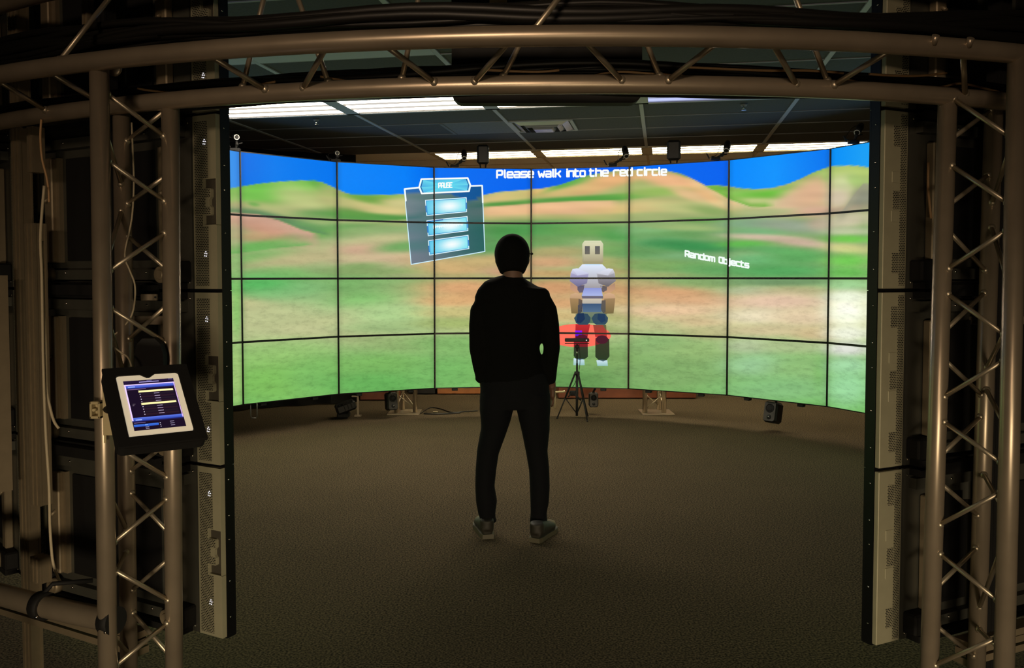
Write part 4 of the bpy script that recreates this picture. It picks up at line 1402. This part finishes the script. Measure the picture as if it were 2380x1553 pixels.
for s in (-1, 1):
    MB().box((cxm + s * .12, YM + .02, (zb + ht + CEIL) / 2 - .02), (.05, .03, CEIL - zb - ht + .0)).build('hanger', M['soft_black'], t)
p = at(1158, 0, YM - .01)
MB().box((p.x, YM - .006, p.z + .002), (.055, .01, .04), None, .002).build('rating_plate', M['beige'], t)

# ------------------------------------------------------------------ tablet kiosk
RT = Matrix(((0.8183, -0.3825, -0.4291), (0.5748, 0.5478, 0.6078), (0.0026, -0.7441, 0.6681)))
KS = .826
TC = Vector((-1.071 * KS, 2.602 * KS, (1.086 - CAM_Z) * KS + CAM_Z))
T3 = lambda x, y, z: TC + RT @ (Vector((x, y, z)) * KS)
EXT, EYT, EZT = (RT @ Vector(v) for v in ((1, 0, 0), (0, 1, 0), (0, 0, 1)))


def rrect(w_, h_, r, n=6, cx_=0, cz_=0):
    out = []
    for sx, sz, a0 in ((1, -1, -90), (1, 1, 0), (-1, 1, 90), (-1, -1, 180)):
        for k in range(n + 1):
            an = math.radians(a0 + 90 * k / n)
            out.append((cx_ + (sx * (w_ / 2 - r) + r * math.cos(an)), cz_ + (sz * (h_ / 2 - r) + r * math.sin(an))))
    return out


sc2 = lambda P: [(x * KS, z * KS) for x, z in P]
t = root('tablet_kiosk', (L1.z(.9).x, L1.Y, .9), 'white tablet in a tilted black case clamped to the left truss post', 'tablet')
MB().prism(sc2(rrect(.252, .308, .018)), TC, EXT, EZT, EYT, .004 * KS, .038 * KS).build('case', M['soft_black'], t)
# case lip around the tablet with the pointed tab over the button
mb = MB()
for x0_, x1_, z0_, z1_ in ((-.126, -.0925, -.154, .154), (.0925, .126, -.154, .154), (-.0925, .0925, .1205, .154), (-.0925, .0925, -.154, -.1205)):
    mb.prism(sc2([(x0_, z0_), (x1_, z0_), (x1_, z1_), (x0_, z1_)]), TC, EXT, EZT, EYT, -.004 * KS, .006 * KS)
mb.prism(sc2([(-.026, .123), (-.004, .106), (.004, .106), (.026, .123)]), TC, EXT, EZT, EYT, -.0045 * KS, .006 * KS)
mb.build('case_lip', M['soft_black'], t)
MB().prism(sc2(rrect(.184, .240, .010)), TC, EXT, EZT, EYT, -.001 * KS, .0035 * KS).build('tablet_face', M['tablet_white'], t, label='white tablet face')


def tablet_graphic():
    V = []; F = []; C = []

    def q(x0_, z0_, x1_, z1_, c, lv, c2=None):
        b_ = len(V)
        for (x, z) in ((x0_, z0_), (x1_, z0_), (x1_, z1_), (x0_, z1_)):
            V.append(tuple(T3(x - .0739, -.0014 - .0003 * lv, .0985 - z)))
        for k in range(4): C.append((c2 or c) if k > 1 else c)
        F.append((b_, b_ + 1, b_ + 2, b_ + 3))
    w_, h_ = .1478, .197
    q(0, 0, w_, h_, (26, 14, 34), 0)
    q(0, 0, w_, .012, (34, 20, 52), 1)
    q(.045, .0065, .103, .0095, (170, 160, 220), 2)
    q(.068, .002, .083, .004, (110, 100, 150), 2); q(.132, .002, .145, .004, (120, 110, 160), 2)
    q(0, .016, w_, .031, (110, 120, 230), 1, (40, 70, 170))
    q(0, .0155, w_, .0195, (232, 205, 255), 2)
    q(.01, .024, .03, .028, (150, 170, 240), 2)
    q(.001, .031, w_, .034, (40, 30, 90), 1)
    q(.006, .035, .06, .0375, (120, 90, 130), 2)
    q(0, .016, .004, .160, (232, 205, 255), 3)
    q(w_ - .0035, .016, w_ - .001, .160, (220, 180, 240), 3)
    for z0_ in (.0425, .0925):
        for k in range(5):
            x = (0, .0008, .0018)[min(k, 2)] if k < 3 else (.0008, 0)[k - 3]
            q(.036 + x, z0_ + k * .0015, .139 - x, z0_ + (k + 1) * .0015, (255, 240, 170), 2)
    for s_ in (.0545, .1045):
        for k in range(4):
            z_ = s_ + k * .0102
            q(.036, z_ - .0012, .139, z_ + .0062, (34 + 6 * (k % 2), 24, 36), 1)
            q(.0385, z_ + .001, .0405, z_ + .0042, (235, 225, 255), 2)
            q(.080, z_ + .0012, .096, z_ + .0032, (176, 160, 190), 2)
    q(.012, .094, .02, .096, (90, 80, 90), 2); q(.011, .099, .016, .102, (110, 95, 110), 2)
    q(0, .148, w_, .161, (90, 115, 220), 1, (34, 60, 160))
    q(.01, .155, .028, .159, (150, 170, 240), 2)
    q(0, .161, w_, .165, (34, 28, 80), 1)
    q(.004, .167, .036, .169, (120, 100, 150), 2)
    q(.002, .174, .072, .183, (60, 110, 215), 1, (40, 80, 180))
    q(.033, .177, .041, .179, (150, 190, 255), 2)
    for k in range(2): q(.033, .1855 + k * .006, .043, .1875 + k * .006, (160, 150, 180), 2)
    for k in range(3): q(.105, .172 + k * .0075, .117, .174 + k * .0075, (160, 150, 180), 2); q(.0755, .173 + k * .007, .0775, .176 + k * .007, (220, 210, 240), 2)
    me = bpy.data.meshes.new('tablet_screen')
    me.from_pydata(V, [], F)
    a_ = me.attributes.new('picture', 'FLOAT_COLOR', 'POINT')
    a_.data.foreach_set('color', np.concatenate([to_lin(np.array(C, float)) * 1.15, np.ones((len(V), 1))], 1).astype(np.float32).ravel())
    me.materials.append(M['graphic'])
    return me


link('tablet_screen', tablet_graphic(), t)
mb = MB()
A = at(238, 895, 2.31); B_ = at(270, 1012, 2.31)
mb.box(((A.x + B_.x) / 2 + .02, 2.31, (A.z + B_.z) / 2), (.075, .004, A.z - B_.z), None, .001)
mb.box((A.x + .004, 2.312, B_.z - .006), (.006, .004, .03))
mb.build('mount_plate', M['beige'], t)
A = at(213, 932, 2.31); B_ = at(238, 972, 2.31)
cxx, czz = (A.x + B_.x) / 2, (A.z + B_.z) / 2
mb = MB()
hw_, hh_ = (B_.x - A.x) / 2, (A.z - B_.z) / 2
for x, z, sx, sz in ((0, hh_ - .004, 2 * hw_, .008), (0, -hh_ + .004, 2 * hw_, .008), (-hw_ + .003, 0, .006, 2 * hh_), (hw_ - .003, 0, .006, 2 * hh_)):
    mb.box((cxx + x, 2.31, czz + z), (sx, .03, sz), None, .002)
mb.box((cxx, 2.322, czz), (2 * hw_, .006, 2 * hh_))
mb.cyl((cxx - .004, 2.318, czz), (cxx - .004, 2.298, czz), .004)
mb.build('clamp_box', M['beige'], t)
p = at(251, 955, 2.25)
MB().cyl(p, p + Vector((.03, .03, .0)), .0085).cyl(p + Vector((.02, .02, 0)), p + Vector((.06, .05, 0)), .005).build('clamp_knob', M['soft_black'], t)
MB().path([T3(-.02, .036, 0), Vector((A.x + .06, 2.30, czz)), Vector((L1.z(1.05).x, L1.Y - .02, czz))], .012, 12).build('mount_arm', M['soft_black'], t)
# black holder seen above the case, between the tubes
mb = MB()
pa = at(345, 800, 2.46)
mb.prism([(-.042, -.14), (.042, -.14), (.042, -.03), (.034, .0), (.018, .016), (-.018, .016), (-.034, 0), (-.042, -.03)], (pa.x, 2.46, pa.z - .0), (1, 0, 0), (0, 0, 1), (0, 1, 0), 0, .03)
mb.build('rear_holder', M['soft_black'], t)

# ------------------------------------------------------------------ metal plates between posts and displays
for u0, u1, v0, v1, Y, m_, lab in (
    (328, 366, 683, 699, 2.72, 'alu', 'small bright metal plate with a hole behind the left post'),
    (310, 384, 734, 755, 2.74, 'alu', 'bright horizontal metal strip behind the left post'),
    (2200, 2378, 735, 754, 2.86, 'alu', 'bright horizontal metal strip behind the right post'),
    (2196, 2262, 1048, 1160, 2.84, 'steel_sheet', 'grey steel bracket plate behind the right post'),
    (2190, 2262, 336, 365, 2.9, 'alu_dull', 'brown metal beam behind the top of the right post')):
    a = at(u0, v0, Y); b = at(u1, v1, Y)
    mb = MB().box(((a.x + b.x) / 2, Y, (a.z + b.z) / 2), (b.x - a.x, .012, a.z - b.z), None, .002)
    if 'hole' in lab: mb.mi = 1; mb.cyl(at(361, 691, Y - .0061), at(361, 691, Y - .0075), .0035)
    o = mb.build('metal_plate', [M[m_], M['soft_black']])
    tag(o, lab, 'metal plate')

# ------------------------------------------------------------------ far truss posts behind the wall
def far_post(tubes_uv, plate_uv, braces, Y, lab):
    pts = [(at(u, 950, Y + dy).x, Y + dy) for u, dy in tubes_uv]
    cx_ = sum(p[0] for p in pts) / 3; cy_ = sum(p[1] for p in pts) / 3
    t = root('truss_post', (cx_, cy_, 0), lab, 'truss', 'truss posts under the far side of the wall')
    for x, y in pts: MB().cyl((x, y, .01), (x, y, 2.0), .0254, n=20).build('post_tube', M['alu'], t)
    mb = MB().box((cx_, cy_ - .01, .006), (.34, .34, .012), None, .002)
    mb.build('base_plate', M['alu'], t)
    for (i, za), (j, zb_) in braces:
        p = Vector((*pts[i], za)); q = Vector((*pts[j], zb_)); d = (q - p).normalized()
        MB().path([p + d * .02, q - d * .02], .0065, 8).build('brace_rod', M['alu_rod'], t)


def zig(i, j, z0, dz, n, up=True):
    out = []
    for k in range(n):
        a, b = (i, j) if (k % 2 == 0) == up else (j, i)
        out.append(((a, z0 + k * dz), (b, z0 + (k + 1) * dz - .02)))
    return out


far_post([(922, 0), (965, .04), (936, .2)], None, zig(1, 2, .06, .17, 11) + zig(0, 1, .05, .18, 10, False) + zig(0, 2, .06, .18, 10), 9.16, 'aluminium truss post under the wall left of the man')
far_post([(1499, 0), (1543, 0), (1532, .2)], None, zig(0, 1, .05, .18, 11) + zig(0, 2, .06, .17, 10, False) + zig(1, 2, .05, .18, 10), 9.16, 'aluminium truss post under the wall right of the tripod')

# ------------------------------------------------------------------ speakers
def speaker(c, h_, w_, d_, yaw, pitch, lab, group, bracket='down', grille=True):
    t = root('speaker', c, lab, 'speaker', group)
    R = Matrix.Rotation(yaw, 3, 'Z') @ Matrix.Rotation(pitch, 3, 'X')
    c = Vector(c)
    b = min(w_, h_) * .16
    MB().box(c, (w_, d_, h_), R, b).build('cabinet', M['black'], t)
    fr = -d_ / 2
    if grille:
        MB().prism(rrect(w_ * .82, h_ * .9, w_ * .18), c, R @ Vector((1, 0, 0)), R @ Vector((0, 0, 1)), R @ Vector((0, 1, 0)), fr - .004, fr + .004).build('baffle', mat('speaker_baffle', (62, 60, 56), .5, .3), t)
        MB().torus(c + R @ Vector((0, fr - .005, h_ * .16)), R @ Vector((0, 1, 0)), w_ * .28, .005).ball(c + R @ Vector((0, fr - .001, h_ * .16)), (w_ * .25, .012, w_ * .25), 14, R).build('woofer', M['soft_black'], t)
        MB().ball(c + R @ Vector((0, fr - .004, -h_ * .26)), (w_ * .17, .01, w_ * .17), 12, R).build('tweeter', M['black'], t)
        MB().ball(c + R @ Vector((0, fr - .014, -h_ * .26)), w_ * .045, 8).build('tweeter_dome', M['chrome'], t)
    if bracket == 'up':
        MB().path([c + R @ Vector((0, d_ * .2, h_ * .48)), Vector((c.x + .01, RC.y + math.sqrt((APO + .045) ** 2 - (c.x - RC.x) ** 2), Z_BOT + .006))], .012, 8).build('hanging_bracket', M['soft_black'], t)
    else:
        for s_ in (-1, 1): MB().path([c + R @ Vector((s_ * w_ * .25, 0, -h_ * .46)), c + R @ Vector((s_ * w_ * .2, .03, -h_ * .5 - .05))], .008, 8).build('speaker_foot', M['soft_black'], t)
    return t


ztop = Z_BOT + 4 * H
def top_of(u, v0, v1, Y): a = at(u, v0, Y); b = at(u, v1, Y); return (a + b) / 2, a.z - b.z


c, h_ = top_of(1123, 348, 386, 9.14); c.z = ztop + .05 + h_ / 2 - .0
speaker((c.x, 9.07, ztop + .045 + .10), .20, .125, .12, 0, .1, 'tall black speaker above the wall left of the caption', 'speakers standing on the video wall', grille=False)
a = at(1566, 355, 8.72)
speaker((a.x, 8.72, ztop + .035 + .10), .20, .138, .13, -.2, .1, 'tall black speaker above the wall near the word circle', 'speakers standing on the video wall', grille=False)
p = at(909, 933, 8.90); speaker(p, .185, .115, .12, .45, -.15, 'black speaker tilted inwards under the wall beside the left far post', 'speakers hanging under the wall', 'up')
p = at(1379, 929, 9.13); speaker(p, .155, .098, .1, 0, -.05, 'small black speaker under the wall behind the tripod', 'speakers hanging under the wall', 'up')
p = at(1797, 959, 8.14); speaker(p, .20, .135, .15, -.75, -.25, 'black speaker hanging under the right side of the wall', 'speakers hanging under the wall', 'up')

# tracking cameras on the rim
def track_cam(u, v, Y, aim, lab, s=1.0, arm=(.05, -.09)):
    p = at(u, v, Y)
    t = root('tracking_camera', p, lab, 'camera', 'tracking cameras on the rim of the wall')
    d = Vector(aim).normalized()
    MB().path([p, p - d * .10 * s], [.030 * s, .036 * s], 18).path([p - d * .10 * s, p - d * .14 * s], [.036 * s, .030 * s], 18).build('camera_body', M['black'], t)
    MB().torus(p + d * .002, d, .025 * s, .0045 * s, 24).build('ring_light', mat('camera_ring', (215, 210, 200), .4, .2), t)
    MB().cyl(p - d * .004, p + d * .006, .018 * s).build('camera_lens', M['bezel'], t)
    foot = Vector((p.x - arm[0], p.y + .02, ztop + .015))
    mid = Vector(((p.x + foot.x) / 2 + .01, p.y + .01, p.z + arm[1] * .6))
    mb = MB().path([p - d * .05, mid, foot], .011, 8).ball(mid, .018, 8).box(foot, (.09, .05, .03), None, .005)
    mb.path([mid, mid + Vector((.05, 0, .01))], .006, 6)
    mb.path([foot + Vector((-.06, 0, 0)), foot + Vector((-.09, -.01, .05))], .007, 6)
    mb.build('clamp_arm', M['soft_black'], t)
    cab = [p - d * .12, p - d * .10 + Vector((-.06, 0, .0)), p + Vector((-.09, .02, -.04)), foot + Vector((-.04, 0, .02))]
    MB().path(spline(cab), .003, 6).build('camera_cable', M['cable_black'], t)
    return t


track_cam(1079, 368, 9.00, (.05, -.75, -.62), 'black tracking camera above the pause menu', .9, (.10, -.06))
track_cam(1456, 363, 8.90, (0.05, -.72, -.68), 'black tracking camera above the word red', 1.0, (.14, -.06))
track_cam(1688, 350, 8.42, (-.3, -.72, -.64), 'black tracking camera above the seam right of the caption', 1.0, (.10, -.07))
track_cam(1992, 308, 7.40, (-.5, -.6, -.55), 'black tracking camera at the top right rim beside the doorway', .9, (.02, -.04))
track_cam(784, 356, 8.53, (.35, -.85, -.1), 'tracking camera ring at the second seam from the left', .75, (.02, -.05))
track_cam(550, 319, 7.80, (.4, -.8, -.1), 'tracking camera ring at the top left near the doorway edge', .85, (.02, -.1))

# ------------------------------------------------------------------ tripod with depth sensor
TX, TY = at(1341, 900, 8.84).x, 8.84
zz = lambda v: at(1341, v, TY).z
t = root('tripod', (TX, TY, 0), 'black tripod standing in front of the wall carrying the motion sensor', 'tripod')
MB().cyl((TX, TY, .03), (TX, TY, zz(868)), .013).cyl((TX, TY, zz(870)), (TX, TY, zz(845)), .010).cyl((TX, TY, zz(846)), (TX, TY, zz(800)), .007).build('centre_column', M['soft_black'], t)
MB().cyl((TX, TY, zz(872)), (TX, TY, zz(864)), .028).build('collar', M['soft_black'], t)
MB().box((TX, TY, zz(806)), (.045, .04, .03), None, .006).box((TX, TY, zz(812)), (.03, .03, .03)).build('tripod_head', M['soft_black'], t)
MB().cyl((TX - .002, TY - .012, zz(822)), (TX - .002, TY - .012, zz(817)), .005).build('clamp_lever', M['chrome'], t)
for dx, dy, k in ((-.205, -.02, 0), (.125, .13, 1), (.09, -.19, 2)):
    a = Vector((TX + dx * .1, TY + dy * .1, zz(868))); b = Vector((TX + dx, TY + dy, .008))
    m_ = a.lerp(b, .55)
    MB().path([a, m_], .0095, 8).path([m_, b], .007, 8).ball(b, .011, 8).build('leg', M['soft_black'], t)
    MB().path([m_, (TX, TY, .05)], .005, 6).build('spreader', M['soft_black'], t)
MB().path(spline([Vector((TX + .02, TY, zz(800))), Vector((TX + .03, TY - .01, zz(830))), Vector((TX + .022, TY - .01, zz(858))), Vector((TX - .02, TY, zz(890))), Vector((TX - .05, TY + .02, zz(902)))]), .003, 6).build('sensor_cable', M['cable_black'], t)
MB().box((TX - .03, TY + .03, zz(915)), (.09, .05, .05), None, .01).path([(TX - .06, TY, zz(915)), (TX - .09, TY - .02, zz(922))], .008, 6).path([(TX - .03, TY, zz(915)), (TX + .04, TY - .02, zz(930))], .01, 6).build('cable_hub', M['soft_black'], t)
MB().path([(TX + .028, TY - .02, zz(889)), (TX + .036, TY - .02, zz(900))], .004, 6).build('leg_sticker', mat('white_sticker', (225, 218, 190), .5), t)
t = root('motion_sensor', (TX, TY, zz(800)), 'black bar shaped motion sensor on top of the tripod', 'sensor')
xa, xb = at(1313, 790, TY).x, at(1369, 790, TY).x
MB().box(((xa + xb) / 2 - .0, TY, (zz(787) + zz(794)) / 2), (xb - xa, .065, zz(787) - zz(795)), None, .006).build('sensor_body', M['black'], t)
MB().box(((xa + xb) / 2, TY, zz(798)), (xb - xa, .05, .006)).build('sensor_base', M['soft_black'], t)
MB().cyl(at(1363, 791, TY - .036), at(1363, 791, TY - .030), .005).build('status_light', M['led'], t)

# ------------------------------------------------------------------ things under and behind the wall
def low_box(name, u0, u1, vb, Yd, hgt, m_, lab, cat):
    d0 = ray((u0 + u1) / 2, vb); k = -CAM_Z / d0.z; Y = k
    a = at(u0, vb, Y).x; b = at(u1, vb, Y).x
    t = root(name, ((a + b) / 2, Y + Yd / 2, 0), lab, cat)
    MB().box(((a + b) / 2, Y + Yd / 2 + .01, hgt / 2), (b - a - .01, Yd - .02, hgt - .02), None, .006).build('body', M[m_], t)
    MB().box(((a + b) / 2, Y + Yd / 2, hgt), (b - a + .02, Yd + .02, .025), None, .004).build('top', M[m_], t)
    return t


low_box('wooden_bench', 1015, 1240, 918, .5, .42, 'wood', 'orange wooden bench base seen under the wall left of the man', 'bench')
low_box('wooden_bench', 1297, 1620, 928, .45, .42, 'wood_red', 'reddish wooden bench base seen under the wall right of the tripod', 'bench')
low_box('wooden_bench', 835, 925, 932, .45, .36, 'wood_red', 'reddish wooden bench base seen behind the left far speaker', 'bench')
low_box('equipment_case', 966, 1012, 918, .4, .4, 'black', 'black equipment case under the wall beside the orange bench', 'case')
p = at(1300, 911, 9.5)
o = MB().path([at(1286, 912, 9.5), at(1309, 911, 9.5), at(1313, 909, 9.5)], .012, 10).cyl((at(1290, 911, 9.5).x, 9.5, 0), at(1290, 912, 9.5), .008).build('white_pipe', mat('white_pipe_paint', (240, 225, 190), .4))
tag(o, 'short white pipe under the wall just right of the man', 'pipe')
# tilted black equipment and clear bracket at the left under the wall
a = at(803, 943, 8.9)
t = root('stage_light', (a.x, 8.9, 0), 'tilted black fixture lying under the left part of the wall', 'stage light')
R = Matrix.Rotation(.3, 3, 'Z') @ Matrix.Rotation(-.32, 3, 'Y')
MB().box((a.x, 8.9, .115), (.21, .16, .10), R, .02).build('body', M['black'], t)
MB().box((a.x - .02, 8.9, .03), (.12, .14, .05), None, .01).build('base', M['soft_black'], t)
mb = MB()
for k in range(5): mb.box((a.x - .07 + k * .035, 8.815 + k * .004, .10 + k * .012), (.008, .02, .08), R)
mb.build('cooling_fin', M['soft_black'], t)
a = at(832, 925, 9.0)
o = MB().box((a.x, 9.0, .10), (.02, .02, .2)).box((a.x - .03, 9.0, .21), (.07, .02, .014)).box((a.x, 9.0, .006), (.07, .07, .012)).build('metal_bracket', M['alu'])
tag(o, 'pale metal bracket under the wall beside the tilted black fixture', 'bracket')
a = at(590, 955, 7.85)
zf = at(590, 972, 7.85).z
mb = MB()
for s_ in (-1, 1): mb.path([(a.x + s_ * .03, 7.85, Z_BOT + .01), (a.x + s_ * .03, 7.85, zf + .02), (a.x + s_ * .02, 7.85, zf)], .005, 8)
mb.path([(a.x - .022, 7.85, zf), (a.x + .022, 7.85, zf)], .006, 8)
o = mb.build('hanging_bracket', mat('grey_bracket', (86, 84, 80), .4, .6))
tag(o, 'grey loop bracket hanging under the left end of the wall', 'bracket')
# cable on the floor
def fl(u, v): d = ray(u, v); k = -CAM_Z / d.z; return Vector((d.x * k, k, .006))


o = MB().path(spline([fl(978, 962), fl(1000, 949), fl(1025, 952), fl(1050, 960), fl(1080, 958), fl(1110, 956)]), .006, 6).build('cable', M['cable_black'])
tag(o, 'black cable lying on the carpet right of the left far post', 'cable')
o = MB().path(spline([fl(985, 963), fl(1010, 964), fl(1040, 963), fl(1070, 961)]), .009, 6).build('cable', M['cable_black'])
tag(o, 'thicker black cable on the carpet with pale tape', 'cable')
MB().box(fl(1012, 959), (.05, .03, .008)).build('tape', M['cable_white'], o)

# ------------------------------------------------------------------ the man
YP = 4.86


def S(u, v, dy=0.0):
    p = at(u, v, YP); p.y += dy
    return p


PX = YP / FPX          # metres per pixel at the man
man = root('person', (S(1195, 1230).x, YP, 0), 'man seen from behind in black cap, black sweater and dark jeans', 'person')


def add_remesh(o, vox, sm=6):
    r = o.modifiers.new('join', 'REMESH'); r.mode = 'VOXEL'; r.voxel_size = vox; r.use_smooth_shade = True
    s_ = o.modifiers.new('smooth', 'SMOOTH'); s_.iterations = sm; s_.factor = .5


UPY = (0, 1, 0)
# body: head, neck, chest core, hands, ankles in one mesh
mb = MB()
hc = S(1191, 592, .02)
mb.ball(hc, (.083, .100, .112), 24)
mb.ball(S(1191, 612, .045), (.066, .075, .085), 20)
mb.ball(S(1191, 604, .125), (.014, .022, .016), 10)
for s_ in (-1, 1): mb.ball(S(1191 + s_ * 36, 604, .02), (.012, .022, .03), 10)
mb.path([S(1192, 612, -.005), S(1192, 640, -.01), S(1192, 665, -.01), S(1192, 700, 0)], [(.05, .054), (.055, .056), (.062, .062), (.09, .12)], 20, up=UPY)
mb.path([S(1192, 690), S(1192, 760), S(1192, 860), S(1195, 930)], [(.08, .15), (.085, .15), (.075, .14), (.09, .15)], 20, up=UPY)
# right forearm and hand hanging beside the thigh
mb.path([S(1248, 712), S(1279, 800), S(1279, 870, .03), S(1284, 900, .05), S(1285, 908, .05)], [.03, .033, .028, .024, .022], 12)
mb.path([S(1285, 904, .05), S(1285, 925, .055)], [(.036, .017), (.042, .018)], 12, up=UPY)
for k, (du, L_, dy) in enumerate(((-3, 24, .085), (0, 27, .068), (1, 25, .05), (1, 20, .032))):
    mb.path([S(1285 + du * .3, 924, dy), S(1286 + du, 924 + L_ * .5, dy + .004), S(1283 + du, 924 + L_, dy - .004)], [.0095, .0088, .0075], 8)
mb.path([S(1281, 908, .085), S(1278, 922, .1), S(1278, 933, .1)], [.011, .010, .008], 8)
# left forearm going into the pocket
mb.path([S(1134, 712), S(1110, 800), S(1116, 870, .04), S(1124, 892, .07), S(1128, 915, .08)], [.03, .033, .028, .026, .032], 12)
for k in range(4): mb.path([S(1124 + 4 * k, 915, .08), S(1125 + 4 * k, 935, .085)], [.009, .008], 8)
mb.path([S(1132, 905, .05), S(1138, 925, .05)], [.010, .008], 8)
mb.path([S(1154, 930), S(1132, 1090), S(1133, 1215)], [.07, .045, .032], 12)
mb.path([S(1238, 930), S(1253, 1090), S(1251, 1215)], [.07, .045, .032], 12)
o = mb.build('body', M['skin'], man)
add_remesh(o, .007, 4)
# sweater
mb = MB()
T = [(641, 1168, 1217, .060, -.012), (647, 1162, 1222, .064, -.01), (653, 1146, 1236, .078, -.005), (661, 1126, 1254, .088, 0), (671, 1110, 1268, .092, 0), (684, 1103, 1278, .098, 0), (704, 1104, 1278, .112, 0), (740, 1112, 1272, .120, 0),
     (785, 1117, 1258, .114, 0), (810, 1118, 1254, .108, 0), (832, 1119, 1257, .108, .005), (860, 1117, 1266, .108, .01), (884, 1115, 1272, .112, .01)]
V_ = [S((a + b) / 2, v, dy) for v, a, b, ry, dy in T]
mb.path(V_, [(ry, (b - a) / 2 * PX) for v, a, b, ry, dy in T], 32, up=UPY)
mb.path([S(1150, 694, 0), S(1126, 702, 0), S(1114, 722, 0), S(1111, 755, -.01), S(1111, 810, -.02), S(1115, 850, .0), S(1120, 874, .03), S(1124, 886, .05)],
        [.048, .052, .053, .0515, .0495, .041, .040, .036], 18)
mb.torus(S(1120, 880, .04), (.2, .6, -.8), .030, .013, 16)
mb.path([S(1236, 690, 0), S(1262, 698, 0), S(1273, 720, 0), S(1278, 755, -.01), S(1282, 808, -.02), S(1278, 850, .01), S(1276, 880, .03), S(1277, 891, .04)],
        [.048, .052, .053, .053, .0475, .045, .044, .038], 18)
o = mb.build('sweater', M['cloth'], man)
add_remesh(o, .009, 5)
# jeans
mb = MB()
J = [(870, 1118, 1272, .105, .01), (900, 1116, 1277, .112, .005), (930, 1114, 1279, .112, -.01), (948, 1115, 1279, .10, -.01)]
mb.path([S((a + b) / 2, v, dy) for v, a, b, ry, dy in J], [(ry, (b - a) / 2 * PX) for v, a, b, ry, dy in J], 28, up=UPY)
LL = [(915, 1117, 1190), (950, 1114, 1194), (975, 1116, 1187), (1000, 1117, 1178), (1050, 1108, 1160), (1090, 1105, 1154), (1130, 1104, 1150), (1165, 1106, 1156), (1190, 1111, 1152), (1208, 1117, 1153), (1216, 1118, 1158)]
RL = [(915, 1204, 1279), (950, 1200, 1280), (975, 1206, 1278), (1000, 1212, 1278), (1050, 1222, 1273), (1090, 1229, 1277), (1130, 1231, 1278), (1165, 1232, 1276), (1190, 1233, 1271), (1208, 1231, 1272), (1216, 1231, 1273)]
dys = [0, 0, 0, 0, 0, .0, -.005, -.01, -.01, -.01, -.01]
for Q in (LL, RL):
    mb.path([S((a + b) / 2, v, dy) for (v, a, b), dy in zip(Q, dys)], [((b - a) / 2 * PX * 1.12, (b - a) / 2 * PX) for v, a, b in Q], 24, up=UPY)
o = mb.build('jeans', M['denim'], man)
add_remesh(o, .009, 3)
# cap
mb = MB()
mb.ball(S(1190.5, 590, .015), (.1015, .120, .115), 28)
mb.path([S(1190.5, 590, .01), S(1190.5, 612, -.012), S(1190.5, 634, -.03)], [(.112, .1), (.102, .093), (.074, .070)], 24, up=UPY)
o = mb.build('cap', M['cloth'], man)
add_remesh(o, .007, 6)
mb = MB().path([S(1228, 590, -.02), S(1236, 590, -.01)], .004, 8).ball(S(1236, 590, -.01), (.008, .012, .007), 10)
mb.path([S(1228, 590, 0), S(1226, 598, .10)], .004, 6)
for s_ in (-1, 1): mb.ball(S(1191 + s_ * 16, 598, .128), (.03, .006, .02), 12)
mb.build('glasses', M['soft_black'], man)
# shoes
for (hu, hv, dx, lab) in ((1132, 1236, -.05, 'left'), (1247, 1243, .105, 'right')):
    hY = CAM_Z / -ray(hu, 1253 if lab == 'left' else 1262).z + .03
    h0 = Vector((ray(hu, 1240).x * hY, hY, 0))
    dr = Vector((dx, .23, 0)).normalized()
    sd = Vector((dr.y, -dr.x, 0))
    st = root.__class__
    P0 = [(-.035, .032), (0, .040), (.06, .040), (.12, .045), (.18, .050), (.225, .040), (.25, .018)]
    prof = [(y, x) for y, x in P0] + [(y, -x) for y, x in P0[::-1]]
    so_ = MB().prism([(a, b) for a, b in prof], h0, dr, sd, (0, 0, 1), 0.0, .026)
    body = MB()
    body.path([h0 + dr * -.02 + Vector((0, 0, .05)), h0 + dr * .05 + Vector((0, 0, .055)), h0 + dr * .12 + Vector((0, 0, .05)), h0 + dr * .18 + Vector((0, 0, .04)), h0 + dr * .235 + Vector((0, 0, .028))],
              [(.040, .034), (.048, .038), (.036, .042), (.028, .044), (.016, .026)], 18, up=(0, 0, 1))
    body.path([h0 + dr * .01 + Vector((0, 0, .05)), h0 + dr * .005 + Vector((0, 0, .105))], [.042, .040], 16)
    sh = body.build('shoe', M['shoe'], man)
    add_remesh(sh, .007, 3)
    so_.build('sole', M['sole'], sh)
    MB().ball(h0 + dr * .19 + Vector((0, 0, .044)), (.036, .05, .026), 14, Matrix((sd, dr, Vector((0, 0, 1)))).transposed()).build('toe_cap', M['shoe_tan'], sh)

random.seed()
